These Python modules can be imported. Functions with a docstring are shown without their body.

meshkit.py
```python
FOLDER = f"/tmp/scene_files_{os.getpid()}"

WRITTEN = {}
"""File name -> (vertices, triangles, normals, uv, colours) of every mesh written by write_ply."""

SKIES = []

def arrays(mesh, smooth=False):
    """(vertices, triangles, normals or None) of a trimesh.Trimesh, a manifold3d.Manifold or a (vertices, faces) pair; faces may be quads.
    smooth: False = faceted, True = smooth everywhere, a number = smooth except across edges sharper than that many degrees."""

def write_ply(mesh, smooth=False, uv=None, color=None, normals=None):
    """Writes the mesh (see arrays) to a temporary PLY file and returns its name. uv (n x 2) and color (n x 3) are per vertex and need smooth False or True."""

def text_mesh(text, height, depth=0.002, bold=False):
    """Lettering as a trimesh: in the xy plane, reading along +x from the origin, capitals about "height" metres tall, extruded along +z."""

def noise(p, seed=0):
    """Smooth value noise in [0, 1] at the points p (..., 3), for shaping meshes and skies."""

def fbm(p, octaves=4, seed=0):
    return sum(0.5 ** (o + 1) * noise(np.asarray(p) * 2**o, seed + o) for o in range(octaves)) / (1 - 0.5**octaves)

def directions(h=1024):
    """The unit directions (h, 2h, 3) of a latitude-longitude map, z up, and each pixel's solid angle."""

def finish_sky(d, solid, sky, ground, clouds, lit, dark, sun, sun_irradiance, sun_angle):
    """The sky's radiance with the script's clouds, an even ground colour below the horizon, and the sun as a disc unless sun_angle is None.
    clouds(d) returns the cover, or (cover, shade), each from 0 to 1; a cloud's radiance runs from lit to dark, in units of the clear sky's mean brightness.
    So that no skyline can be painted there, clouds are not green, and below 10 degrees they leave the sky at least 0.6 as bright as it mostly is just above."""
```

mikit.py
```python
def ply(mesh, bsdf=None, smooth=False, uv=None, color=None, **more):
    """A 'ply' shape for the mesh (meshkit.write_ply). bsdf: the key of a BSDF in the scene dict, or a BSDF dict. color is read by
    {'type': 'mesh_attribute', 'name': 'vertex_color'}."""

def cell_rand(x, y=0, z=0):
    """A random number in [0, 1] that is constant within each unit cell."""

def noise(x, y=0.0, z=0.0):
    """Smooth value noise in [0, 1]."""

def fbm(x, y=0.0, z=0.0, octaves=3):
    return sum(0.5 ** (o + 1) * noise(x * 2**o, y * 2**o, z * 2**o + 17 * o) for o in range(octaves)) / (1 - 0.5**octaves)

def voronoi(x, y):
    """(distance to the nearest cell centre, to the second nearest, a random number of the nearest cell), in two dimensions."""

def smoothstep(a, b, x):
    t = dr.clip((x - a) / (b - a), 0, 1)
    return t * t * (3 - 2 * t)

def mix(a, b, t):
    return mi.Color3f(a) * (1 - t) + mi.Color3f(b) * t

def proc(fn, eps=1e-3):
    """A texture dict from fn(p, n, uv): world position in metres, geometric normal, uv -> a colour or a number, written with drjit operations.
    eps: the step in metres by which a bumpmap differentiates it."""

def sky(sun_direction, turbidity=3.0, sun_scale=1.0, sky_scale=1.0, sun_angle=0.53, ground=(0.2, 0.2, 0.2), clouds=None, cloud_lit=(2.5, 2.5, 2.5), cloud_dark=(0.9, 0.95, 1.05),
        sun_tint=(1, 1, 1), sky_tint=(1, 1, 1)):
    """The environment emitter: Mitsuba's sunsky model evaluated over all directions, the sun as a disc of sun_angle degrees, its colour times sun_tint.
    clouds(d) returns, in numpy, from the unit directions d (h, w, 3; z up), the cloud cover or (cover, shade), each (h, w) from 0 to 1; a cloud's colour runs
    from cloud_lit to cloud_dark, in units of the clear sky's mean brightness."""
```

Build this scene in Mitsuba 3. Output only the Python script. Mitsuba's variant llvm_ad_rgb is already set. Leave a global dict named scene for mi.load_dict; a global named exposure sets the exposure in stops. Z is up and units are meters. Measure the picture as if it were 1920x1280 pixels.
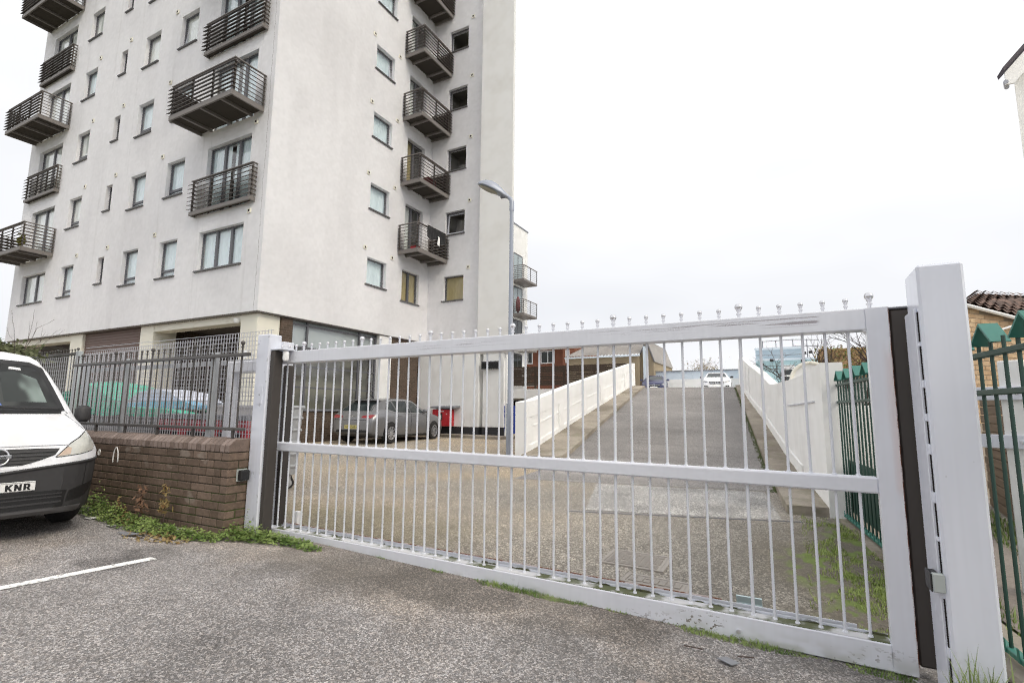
import math, random
import numpy as np
import trimesh, shapely
from shapely.geometry import Polygon, box as sbox
from shapely.ops import unary_union
import manifold3d
import drjit as dr
import mitsuba as mi
import mikit, meshkit
from mikit import noise, fbm, voronoi, cell_rand, smoothstep, mix

random.seed(7)
RNG = np.random.default_rng(7)
scene, labels = {}, {}

# ------------------------------------------------------------------ camera, sky, exposure
PITCH, ROLL, YAW = math.radians(7.6), math.radians(0.55), math.radians(28.0)
EYE = np.array([0.0, 0.0, 1.17])
_f = np.array([-math.sin(YAW) * math.cos(PITCH), math.cos(YAW) * math.cos(PITCH), math.sin(PITCH)])
_r = np.array([math.cos(YAW), math.sin(YAW), 0.0])
_u = np.cross(_r, _f)
UPV = math.cos(ROLL) * _u - math.sin(ROLL) * _r
scene['camera'] = {'type': 'perspective', 'fov': 89.12, 'fov_axis': 'x', 'near_clip': 0.02, 'far_clip': 3000.0,
                   'to_world': mi.ScalarTransform4f().look_at(origin=EYE.tolist(), target=(EYE + _f).tolist(), up=UPV.tolist())}


def overcast(d):
    n = meshkit.fbm(np.stack([d[..., 0] * 2.2, d[..., 1] * 2.2, d[..., 2] * 5.0], -1), 4, 3)
    low = np.clip(1 - d[..., 2] / 0.5, 0, 1)
    return np.ones(d.shape[:2]), np.clip(0.06 + 0.9 * (n - 0.5) + 0.50 * low, 0, 1)


scene['sky'] = mikit.sky((0.72, -0.22, 0.66), turbidity=3, sun_scale=0.22, sun_angle=30, sun_tint=(0.90, 1.0, 1.14), clouds=overcast,
                         cloud_lit=(2.34, 2.35, 2.38), cloud_dark=(1.45, 1.52, 1.66), ground=(0.16, 0.155, 0.15))
exposure = 2.46

# ------------------------------------------------------------------ helpers
def S(t):
    t = np.clip(t, 0, 1)
    return t * t * (3 - 2 * t)


def G(x, y):
    """height of the lot's ground: it falls to the right along the gate and rises a little towards the tower"""
    return -0.0196 * (np.maximum(x, -16) + 4.6) * (1 - 0.7 * S((y - 3.5) / 9)) + 0.07 * S((y - 9) / 8)


def box(x0, x1, y0, y1, z0, z1):
    m = trimesh.creation.box(extents=(x1 - x0, y1 - y0, z1 - z0))
    m.apply_translation(((x0 + x1) / 2, (y0 + y1) / 2, (z0 + z1) / 2))
    return m


def cbox(x0, x1, y0, y1, z0, z1, c=0.01):
    c = min(c, abs(x1 - x0) / 2.2, abs(y1 - y0) / 2.2, abs(z1 - z0) / 2.2)
    p = []
    for a, sa in ((x0, 1), (x1, -1)):
        for b, sb in ((y0, 1), (y1, -1)):
            for d, sd in ((z0, 1), (z1, -1)):
                p += [(a + sa * c, b + sb * c, d), (a + sa * c, b, d + sd * c), (a, b + sb * c, d + sd * c)]
    return trimesh.convex.convex_hull(np.array(p))


def cat(*ms):
    ms = [m for x in ms for m in (x if isinstance(x, (list, tuple)) else [x])]
    return trimesh.util.concatenate(ms)


def ext(poly, h):
    parts = [trimesh.creation.extrude_polygon(g, h, engine='earcut') for g in getattr(poly, 'geoms', [poly])]
    return cat(parts)


def mapped(m, fn):
    m = m.copy()
    m.vertices = np.stack(fn(*m.vertices.T), -1)
    return m


def prism_yz(pts, x0, x1):
    return mapped(ext(Polygon(pts), x1 - x0), lambda a, b, c: (x0 + c, a, b))


def prism_xz(pts, y0, y1):
    return mapped(ext(Polygon(pts), y1 - y0), lambda a, b, c: (a, y0 + c, b))


def tube(pts, r, n=8, cap=True):
    pts = np.array(pts, float)
    rs = np.broadcast_to(np.asarray(r, float), (len(pts),))
    d = np.gradient(pts, axis=0)
    d /= np.linalg.norm(d, axis=1, keepdims=True) + 1e-12
    ref = np.array([0, 0, 1.0]) if abs(d[0][2]) < 0.9 else np.array([1.0, 0, 0])
    v = []
    for p, t, rr in zip(pts, d, rs):
        a = np.cross(t, ref); a /= np.linalg.norm(a) + 1e-12
        b = np.cross(t, a)
        ang = np.arange(n) / n * 2 * math.pi
        v.append(p + rr * (np.cos(ang)[:, None] * a + np.sin(ang)[:, None] * b))
    f = []
    for i in range(len(pts) - 1):
        for k in range(n):
            q = (k + 1) % n
            f += [(i * n + k, i * n + q, (i + 1) * n + q), (i * n + k, (i + 1) * n + q, (i + 1) * n + k)]
    v = np.concatenate(v)
    if cap:
        for e in (0, len(pts) - 1):
            v = np.vstack([v, pts[e]])
            f += [(len(v) - 1, e * n + k, e * n + (k + 1) % n) for k in range(n)]
    return trimesh.Trimesh(v, f, process=False)


def lathe(prof, n=16):
    """prof: (r, z) pairs; about the z axis"""
    prof = np.array(prof, float)
    ang = np.arange(n) / n * 2 * math.pi
    v = np.concatenate([np.stack([r * np.cos(ang), r * np.sin(ang), np.full(n, z)], -1) for r, z in prof])
    f = []
    for i in range(len(prof) - 1):
        for k in range(n):
            q = (k + 1) % n
            f += [(i * n + k, i * n + q, (i + 1) * n + q), (i * n + k, (i + 1) * n + q, (i + 1) * n + k)]
    return trimesh.Trimesh(v, f, process=False)


def grid(xs, ys, zfn):
    X, Y = np.meshgrid(xs, ys, indexing='ij')
    v = np.stack([X, Y, zfn(X, Y)], -1).reshape(-1, 3)
    n, m = len(xs), len(ys)
    i, j = np.meshgrid(np.arange(n - 1), np.arange(m - 1), indexing='ij')
    a = (i * m + j).ravel()
    f = np.concatenate([np.stack([a, a + m, a + m + 1], -1), np.stack([a, a + m + 1, a + 1], -1)])
    return trimesh.Trimesh(v, f, process=False)


def frame_map(o, ex, ey, ez=(0, 0, 1)):
    """maps local (a, b, c) to o + a*ex + b*ey + c*ez"""
    o, ex, ey, ez = (np.array(q, float) for q in (o, ex, ey, ez))
    return lambda m: mapped(m, lambda a, b, c: tuple(o[k] + a * ex[k] + b * ey[k] + c * ez[k] for k in range(3)))


def numbered(key):
    if key not in TAKEN:
        TAKEN.add(key)
        return key
    i = 1
    while f'{key}_{i:03d}' in TAKEN:
        i += 1
    key = f'{key}_{i:03d}'
    TAKEN.add(key)
    return key


TAKEN = set()


def thing(name, label, category, group=None, kind=None):
    key = numbered(name)
    labels[key] = {'label': label, 'category': category}
    if group: labels[key]['group'] = group
    if kind: labels[key]['kind'] = kind
    return key


def part(parent, name, mesh=None, m=None, smooth=False, label=None, kind=None, T=None, ply=None):
    key = numbered(f'{parent}__{name}')
    if mesh is not None:
        scene[key] = mikit.ply(mesh, m, smooth=smooth)
    elif ply is not None:
        scene[key] = dict(ply)
    if T is not None: scene[key]['to_world'] = T
    if label or kind:
        labels[key] = {}
        if label: labels[key]['label'] = label
        if kind: labels[key]['kind'] = kind
    return key


def single(name, mesh, m, label, category, smooth=False, group=None, kind=None):
    key = thing(name, label, category, group, kind)
    scene[key] = mikit.ply(mesh, m, smooth=smooth)
    return key


def struct(name, mesh, m, smooth=False, label=None):
    key = numbered(name)
    scene[key] = mikit.ply(mesh, m, smooth=smooth)
    labels[key] = {'kind': 'structure'}
    if label: labels[key]['label'] = label
    return key


def shift(x, y, z):
    return mi.ScalarTransform4f().translate([float(x), float(y), float(z)])


# ------------------------------------------------------------------ materials
def mat(name, color, rough=0.6, metallic=0.0, spec=0.5, coat=0.0, bump=None, bscale=0.002):
    base = color if isinstance(color, dict) else ({'type': 'rgb', 'value': list(color)} if not callable(color) else mikit.proc(color))
    b = {'type': 'principled', 'base_color': base, 'roughness': rough if not callable(rough) else mikit.proc(rough), 'metallic': metallic, 'specular': spec}
    if coat: b['clearcoat'] = coat; b['clearcoat_gloss'] = 0.9
    if bump is not None:
        b = {'type': 'bumpmap', 'arbitrary': mikit.proc(bump, 2e-3), 'scale': bscale, 'bsdf': b}
    scene['m_' + name] = {'type': 'twosided', 'bsdf': b}
    return 'm_' + name


def c_render(p, n, uv):
    along = p.x + p.y
    streak = fbm(along * 1.6, p.z * 0.22, 3.0, 4)
    blot = fbm(along * 0.35, p.z * 0.35, 9.0, 3)
    fine = fbm(along * 9, p.z * 9, 1.0, 2)
    t = smoothstep(0.45, 0.8, streak) * 0.18 + smoothstep(0.42, 0.75, blot) * 0.30
    c = mix((0.79, 0.785, 0.805), (0.575, 0.565, 0.58), t)
    sk = mi.Float(0)
    for xc in (-26.6, -24.2, -22.3, -19.7, -17.3, -16.9, -14.6):
        sk = sk + smoothstep(0.16, 0.0, dr.abs(p.x - xc + 0.06 * (fine - 0.5)))
    sk = sk * smoothstep(0.42, 0.72, fbm(p.x * 9.0, p.z * 0.45, 5.0, 3)) * dr.select(dr.abs(n.y) > 0.5, 1.0, 0.0)
    c = mix(c, mi.Color3f(0.42, 0.40, 0.39), dr.minimum(sk, 1) * 0.16)
    crack = smoothstep(0.012, 0.003, dr.abs(p.x + 14.02 + 0.05 * (fbm(p.z * 1.2, 1.0, 2.0, 4) - 0.5))) * dr.select(dr.abs(n.y) > 0.5, 1.0, 0.0)
    c = mix(c, mi.Color3f(0.34, 0.32, 0.31), crack * 0.8)
    return c * (0.95 + 0.10 * fine)


def c_cream(p, n, uv):
    t = smoothstep(0.5, 0.85, fbm((p.x + p.y) * 1.2, p.z * 0.5, 2.0, 4))
    return mix((0.80, 0.775, 0.68), (0.60, 0.57, 0.48), t * 0.5)


def c_white(p, n, uv):
    t = smoothstep(0.45, 0.9, fbm((p.x + p.y) * 1.5, p.z * 1.2, 2.0, 4))
    low = smoothstep(0.35, 0.75, fbm(p.x * 3 + p.y * 3, p.z * 3, 8.0, 4))
    return mix(mix((0.83, 0.83, 0.82), (0.73, 0.72, 0.695), t * 0.5), (0.5, 0.48, 0.42), low * 0.10)


def chips(p, s, seed):
    d1, d2, r = voronoi(p.x * s + seed, p.y * s)
    return d1, d2 - d1, r


def c_asphalt(p, n, uv):
    d1, e1, r1 = chips(p, 95.0, 3.1)
    d2, e2, r2 = chips(p, 170.0, 9.7)
    big = fbm(p.x * 0.55, p.y * 0.55, 4.0, 4)
    mid = fbm(p.x * 5.0, p.y * 5.0, 2.0, 3)
    v = 0.110 + 0.42 * r1 * r1 * smoothstep(0.02, 0.25, e1) + 0.18 * r2 * smoothstep(0.0, 0.35, e2)
    v = v * (0.74 + 0.52 * big) * (0.80 + 0.40 * mid)
    track = smoothstep(0.35, 0.0, dr.abs(p.x + 2.2 + 0.25 * p.y + 0.15 * big)) + smoothstep(0.35, 0.0, dr.abs(p.x + 3.9 + 0.25 * p.y + 0.15 * mid))
    v = v * (1.0 - 0.13 * track)
    oil = smoothstep(0.66, 0.76, fbm(p.x * 1.3 + 4, p.y * 1.3, 8.0, 4))
    v = v * (1.0 - 0.35 * oil)
    crk = dr.abs(fbm(p.x * 1.1, p.y * 1.1, 21.0, 5) - 0.52)
    v = v * (1.0 - 0.5 * smoothstep(0.004, 0.0, crk) * smoothstep(0.5, 0.6, big))
    warm = smoothstep(0.4, 0.7, fbm(p.x * 0.9 + 7, p.y * 0.9, 1.0, 3))
    hue = mix((1.0, 0.91, 0.86), (0.98, 0.945, 0.95), cell_rand(dr.floor(p.x * 78), dr.floor(p.y * 78), 5))
    damp = smoothstep(0.9, 0.0, dr.abs(p.y - 3.0)) * smoothstep(0.45, 0.7, fbm(p.x * 1.7, p.y * 1.7, 6.0, 4))
    c = hue * v * mix((1, 1, 1), (1.06, 1.0, 0.92), warm)
    return mix(c, mi.Color3f(0.075, 0.068, 0.058), damp * 0.5)


def b_chips(p, n, uv):
    d1, e1, r1 = chips(p, 78.0, 3.1)
    return r1 * smoothstep(0.0, 0.3, e1)


def c_court(p, n, uv):
    d1, e1, r1 = chips(p, 62.0, 1.3)
    d2, e2, r2 = chips(p, 130.0, 5.3)
    big = fbm(p.x * 0.45, p.y * 0.45, 7.0, 4)
    v = 0.10 + 0.46 * r1 * smoothstep(0.02, 0.28, e1) * r1 + 0.17 * r2
    v = v * (0.56 + 0.56 * big) * (0.86 + 0.28 * fbm(p.x * 7.0, p.y * 7.0, 3.0, 3))
    far = smoothstep(4.5, 9.0, p.y)
    left = smoothstep(-0.5, -4.5, p.x)
    tint = mix((1.0, 0.93, 0.83), (1.05, 0.885, 0.68), left * smoothstep(0.3, 0.75, big) + 0.2 * far)
    c = tint * v
    # moss and dirt by the fence and the left gate post
    wob = fbm(p.x * 1.4, p.y * 1.4, 3.0, 4)
    c = c * (1.0 - 0.30 * smoothstep(-2.4, -0.2, p.x + (wob - 0.5)) * smoothstep(7.6, 6.4, p.y))
    side = smoothstep(-0.55, 0.30, p.x + (wob - 0.5) * 1.0) * smoothstep(8.0, 6.9, p.y)
    m = fbm(p.x * 14.0, p.y * 9.0, 5.0, 4)
    c = mix(c, mi.Color3f(0.12, 0.105, 0.08) * (0.6 + 0.8 * m), side * 0.75)
    c = mix(c, mi.Color3f(0.10, 0.145, 0.03) * (0.5 + m), smoothstep(-0.05, 0.35, p.x + (wob - 0.5) * 0.8) * smoothstep(7.6, 6.6, p.y) * smoothstep(0.48, 0.6, m) * 0.8)
    dl = smoothstep(2.0, 0.5, dr.sqrt(dr.square(p.x + 4.3) + dr.square((p.y - 4.1) * 1.6)) + (wob - 0.5) * 1.6)
    c = mix(c, mi.Color3f(0.15, 0.135, 0.085) * (0.6 + 0.8 * m), dl * 0.6)
    return c


def c_ramp(p, n, uv):
    d1, e1, r1 = chips(p, 60.0, 2.3)
    big = fbm(p.x * 0.5, p.y * 0.5, 4.0, 4)
    band = fbm(p.x * 0.35, p.y * 5.0, 2.0, 3)
    v = (0.12 + 0.19 * r1) * (0.72 + 0.5 * big) * (0.76 + 0.48 * band)
    return mi.Color3f(1.0, 0.94, 0.90) * v


def c_concrete(p, n, uv):
    a = fbm(p.x * 1.3, p.y * 1.3, p.z * 1.3, 4)
    b = fbm(p.x * 22, p.y * 22, p.z * 22, 3)
    c = mix((0.32, 0.285, 0.24), (0.19, 0.165, 0.135), smoothstep(0.3, 0.7, a)) * (0.75 + 0.5 * b)
    g = smoothstep(0.55, 0.7, fbm(p.x * 4, p.y * 4, p.z * 4 + 5, 4))
    return mix(c, mi.Color3f(0.12, 0.125, 0.06), g * 0.28)


def c_brick(p, n, uv):
    row = dr.floor(p.z / 0.075)
    r = cell_rand(dr.floor((p.x - p.y) / 0.1125), row, 4)
    f = fbm(p.x * 34, p.y * 34, p.z * 34, 3)
    st = fbm(p.x * 1.8, p.y * 1.8, p.z * 1.2, 4)
    c = mix((0.112, 0.080, 0.060), (0.172, 0.124, 0.096), r) * (0.7 + 0.6 * f) * (0.75 + 0.5 * st)
    e = smoothstep(0.63, 0.74, fbm(p.x * 5.0, p.y * 5.0, p.z * 7.0, 4))
    return mix(c, mi.Color3f(0.38, 0.34, 0.30), e * 0.3)


def c_mortar(p, n, uv):
    g = smoothstep(0.35, 0.6, fbm(p.x * 6, p.y * 6, p.z * 6, 3)) * smoothstep(0.9, 0.1, p.z)
    return mix((0.06, 0.05, 0.04), (0.06, 0.085, 0.03), g)


def c_farbrick(p, n, uv):
    row = dr.floor(p.z / 0.08)
    a = (p.x + p.y) / 0.235 + 0.5 * (row - 2 * dr.floor(row / 2))
    r = cell_rand(dr.floor(a), row, 2)
    fz, fa = p.z / 0.08 - row, a - dr.floor(a)
    mortar = dr.maximum(smoothstep(0.84, 0.93, fz), smoothstep(0.93, 0.97, fa))
    return mix(mix((0.075, 0.055, 0.042), (0.12, 0.085, 0.065), r), (0.16, 0.14, 0.12), mortar)


def c_yellowbrick(p, n, uv):
    r = cell_rand(dr.floor((p.x + p.y) / 0.16), dr.floor(p.z / 0.075), 2)
    return mix((0.44, 0.30, 0.18), (0.60, 0.45, 0.29), r) * (0.8 + 0.4 * fbm(p.x * 30, p.y * 30, p.z * 30, 3))


def c_redbrick(p, n, uv):
    return mix((0.28, 0.125, 0.085), (0.21, 0.09, 0.06), fbm(p.x * 6, p.z * 9, p.y * 6, 3))


def c_gate(p, n, uv):
    """light grey gloss paint with rubbed streaks along the top rail and chips low down"""
    g = p.x * 0.9993 - p.y * 0.0363 - 0.348
    soft = fbm(g * 2.0, p.z * 2.0, p.y * 2.0, 3)
    c = mix((0.695, 0.71, 0.76), (0.62, 0.63, 0.675), soft)
    brush = fbm(g * 60.0, p.z * 3.0, p.y * 40, 2)
    c = c * (0.965 + 0.07 * brush)
    edge_ = smoothstep(-0.035, 0.012, g) * smoothstep(0.45, 0.7, fbm(p.z * 3.0, g * 20, 2.0, 3))
    c = mix(c, mi.Color3f(0.60, 0.50, 0.49), edge_ * 0.6)
    st = smoothstep(0.56, 0.70, fbm(g * 2.6, p.z * 130.0, 3.0, 4)) * smoothstep(0.35, 0.6, fbm(g * 1.1 + 3, p.z * 9.0, 4.0, 3))
    zone = smoothstep(1.655, 1.675, p.z) * smoothstep(1.735, 1.70, p.z) * smoothstep(-0.29, -0.32, g) * smoothstep(-4.9, -1.2, g)
    c = mix(c, mi.Color3f(0.27, 0.25, 0.27), st * zone * 0.95)
    lowz = smoothstep(0.05, -0.03, p.z)
    sp = smoothstep(0.64, 0.70, fbm(g * 48.0, p.z * 90.0, 6.0, 3)) * smoothstep(0.4, 0.62, fbm(g * 3.0, p.z * 5.0, 7.0, 3))
    c = mix(c, mi.Color3f(0.10, 0.075, 0.05), sp * lowz * smoothstep(-3.2, -0.6, g))
    gr = smoothstep(0.5, 0.75, fbm(g * 7.0, p.z * 12.0, 1.0, 3)) * smoothstep(0.02, -0.08, p.z)
    return mix(c, mi.Color3f(0.33, 0.33, 0.27), gr * 0.5)


def c_post(p, n, uv):
    soft = fbm(p.x * 3.0, p.z * 1.6, p.y * 3.0, 4)
    c = mix((0.69, 0.71, 0.775), (0.60, 0.62, 0.69), soft) * (0.965 + 0.07 * fbm(p.x * 50, p.y * 50, p.z * 1.6, 2))
    sp = smoothstep(0.76, 0.80, fbm(p.x * 30, p.z * 30, p.y * 30, 2)) * smoothstep(0.5, 0.7, fbm(p.x * 2.5, p.z * 2.5, 4.0, 2))
    return mix(c, mi.Color3f(0.30, 0.29, 0.30), sp * 0.7)


def c_ledge(p, n, uv):
    m = fbm(p.x * 9, p.y * 9, p.z * 30, 4)
    return mix((0.50, 0.50, 0.51), (0.075, 0.085, 0.035), smoothstep(0.42, 0.62, m))


def c_rust(p, n, uv):
    m = fbm(p.x * 20, p.y * 20, p.z * 16, 4)
    return mix((0.14, 0.055, 0.028), (0.42, 0.36, 0.35), smoothstep(0.45, 0.62, m))


def c_timber(p, n, uv):
    a = fbm(p.x * 1.5, p.y * 1.5, p.z * 24, 4)
    return mix((0.20, 0.155, 0.115), (0.095, 0.072, 0.055), a)


def c_tile(p, n, uv):
    a = fbm(p.x * 5, p.y * 5, p.z * 5, 4)
    return mix((0.185, 0.125, 0.103), (0.09, 0.068, 0.06), smoothstep(0.3, 0.7, a))


def c_corr(p, n, uv):
    return mix((0.20, 0.185, 0.175), (0.33, 0.315, 0.30), fbm(p.x * 1.0, p.y * 0.5, p.z, 3))


def c_shed(p, n, uv):
    return mix((0.36, 0.30, 0.21), (0.24, 0.195, 0.135), fbm(p.x * 1.5, p.y, p.z * 0.6, 3))


def c_ivy(p, n, uv):
    return mix((0.32, 0.17, 0.11), (0.34, 0.27, 0.14), fbm(p.x * 7, p.y * 7, p.z * 7, 3))


def c_leaf(p, n, uv):
    r = fbm(p.x * 11, p.y * 11, p.z * 11, 2)
    return mix((0.085, 0.15, 0.03), (0.27, 0.35, 0.11), smoothstep(0.25, 0.75, r))


def c_dryleaf(p, n, uv):
    return mix((0.22, 0.12, 0.06), (0.34, 0.29, 0.13), noise(p.x * 40, p.y * 40, p.z * 40))


def c_line(p, n, uv):
    w = smoothstep(0.62, 0.72, fbm(p.x * 30, p.y * 30, 2.0, 4))
    return mix((0.78, 0.77, 0.75), (0.25, 0.24, 0.23), w * 0.8)


def c_tarp(p, n, uv):
    return mix((0.04, 0.42, 0.27), (0.10, 0.55, 0.38), fbm(p.x * 6, p.y * 6, p.z * 6, 3))


def c_galv(p, n, uv):
    a = fbm(p.x * 9, p.y * 9, p.z * 9, 4)
    return mix((0.50, 0.52, 0.54), (0.36, 0.37, 0.38), a)


def c_ground(p, n, uv):
    return mix((0.16, 0.15, 0.12), (0.11, 0.12, 0.07), fbm(p.x * 0.2, p.y * 0.2, 1.0, 4))


def c_path(p, n, uv):
    return mix((0.26, 0.225, 0.20), (0.17, 0.15, 0.135), fbm(p.x * 3, p.y * 3, 1.0, 4)) * (0.8 + 0.4 * fbm(p.x * 60, p.y * 60, 1.0, 2))


mat('render', c_render, 0.85, spec=0.2)
mat('cream', c_cream, 0.75, spec=0.25)
mat('white', c_white, 0.75, spec=0.25)
mat('asphalt', c_asphalt, 0.75, spec=0.35, bump=b_chips, bscale=0.004)
mat('court', c_court, 0.85, spec=0.25)
mat('ramp', c_ramp, 0.8, spec=0.35)
mat('concrete', c_concrete, 0.9, spec=0.2)
mat('brick', c_brick, 0.8, spec=0.3)
mat('coping', lambda p, n, uv: mix((0.15, 0.108, 0.088), (0.26, 0.20, 0.175), cell_rand(dr.floor((p.x + 4.647) / 0.0745), 3, 1)) * (0.7 + 0.6 * fbm(p.x * 30, p.y * 30, p.z * 30, 3)), 0.6, spec=0.5)
mat('mortar', c_mortar, 0.95, spec=0.1)
mat('farbrick', c_farbrick, 0.85, spec=0.2)
mat('yellowbrick', c_yellowbrick, 0.9, spec=0.2)
mat('redbrick', c_redbrick, 0.9, spec=0.2)
mat('gate', c_gate, 0.25, spec=0.7)
mat('post', c_post, 0.22, spec=0.8)
mat('ledge', c_ledge, 0.7)
mat('rust', c_rust, 0.85)
mat('timber', c_timber, 0.9, spec=0.2)
mat('tile', c_tile, 0.85, spec=0.2)
mat('corr', c_corr, 0.8)
mat('shed', c_shed, 0.9, spec=0.2)
mat('ivy', c_ivy, 0.9, spec=0.2)
mat('line', c_line, 0.7)
mat('tarp', c_tarp, 0.4)
mat('galv', c_galv, 0.42, metallic=0.35)
mat('ground', c_ground, 0.95, spec=0.1)
mat('path', c_path, 0.9, spec=0.2)
mat('slat', (0.088, 0.073, 0.064), 0.55)
mat('balcony', (0.19, 0.172, 0.162), 0.5)
mat('decking', (0.055, 0.046, 0.037), 0.9)
mat('frame', (0.115, 0.115, 0.13), 0.45)
mat('sill', (0.12, 0.115, 0.12), 0.5)
mat('blind', (0.68, 0.79, 0.83), 0.9, spec=0.1)
mat('curtain', (0.74, 0.78, 0.76), 0.9, spec=0.1)
mat('net', (0.42, 0.36, 0.19), 0.9, spec=0.1)
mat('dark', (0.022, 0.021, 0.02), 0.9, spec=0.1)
mat('room', (0.17, 0.165, 0.145), 0.9, spec=0.1)
mat('shutter', (0.155, 0.108, 0.095), 0.6)
mat('silver', (0.72, 0.72, 0.75), 0.18, metallic=0.8, spec=0.6)
mat('rubber', (0.050, 0.043, 0.039), 0.6)
mat('greyplastic', (0.36, 0.39, 0.38), 0.5)
mat('black', (0.015, 0.015, 0.016), 0.45)
mat('railing', (0.085, 0.078, 0.074), 0.4, metallic=0.2)
mat('meshwire', (0.50, 0.50, 0.53), 0.45, metallic=0.3)
mat('vanpaint', lambda p, n, uv: mix((0.78, 0.79, 0.82), (0.58, 0.57, 0.55), smoothstep(0.45, 0.8, fbm(p.x * 5, p.y * 5, p.z * 7, 4)) * 0.45), 0.28, coat=0.8)
mat('bumper', (0.040, 0.039, 0.041), 0.55)
mat('carglass', (0.025, 0.032, 0.034), 0.06, spec=0.7)
mat('chrome', (0.78, 0.78, 0.80), 0.15, metallic=0.95)
mat('lamp', (0.50, 0.50, 0.46), 0.12, spec=0.8, coat=1.0)
mat('amber', (0.48, 0.36, 0.27), 0.15, spec=0.8, coat=1.0)
mat('plate', (0.80, 0.80, 0.79), 0.35)
mat('yellowplate', (0.56, 0.49, 0.17), 0.4)
mat('ink', (0.012, 0.012, 0.014), 0.5)
mat('tyre', (0.022, 0.021, 0.021), 0.85)
mat('blueprint', (0.10, 0.20, 0.55), 0.6)
mat('greycar', (0.22, 0.22, 0.23), 0.25, metallic=0.5, coat=1.0)
mat('bluecar', (0.05, 0.055, 0.13), 0.25, metallic=0.4, coat=1.0)
mat('redlight', (0.27, 0.02, 0.025), 0.12, coat=1.0)
mat('red', (0.46, 0.025, 0.035), 0.45)
mat('blue', (0.03, 0.06, 0.32), 0.45)
mat('tealsheet', (0.17, 0.42, 0.62), 0.4)
mat('paletarp', (0.55, 0.58, 0.68), 0.45)
mat('green', (0.020, 0.060, 0.046), 0.4, coat=0.3)
mat('cap', (0.045, 0.185, 0.15), 0.4, coat=0.3)
mat('woodscreen', (0.052, 0.036, 0.026), 0.85)
mat('paleblue', (0.40, 0.57, 0.61), 0.8)
mat('bluewhite', (0.62, 0.70, 0.78), 0.7)
mat('whiteplastic', (0.80, 0.80, 0.80), 0.4)
mat('lightgrey', (0.52, 0.53, 0.58), 0.5)
mat('lens', (0.36, 0.34, 0.28), 0.35)
mat('lamppost', (0.36, 0.39, 0.46), 0.4, metallic=0.3)
mat('iron', (0.30, 0.275, 0.25), 0.6, metallic=0.2)
mat('bark', (0.075, 0.055, 0.048), 0.9)
mat('plinth', (0.03, 0.031, 0.035), 0.6)
mat('zincgrey', (0.20, 0.205, 0.225), 0.6)
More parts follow.
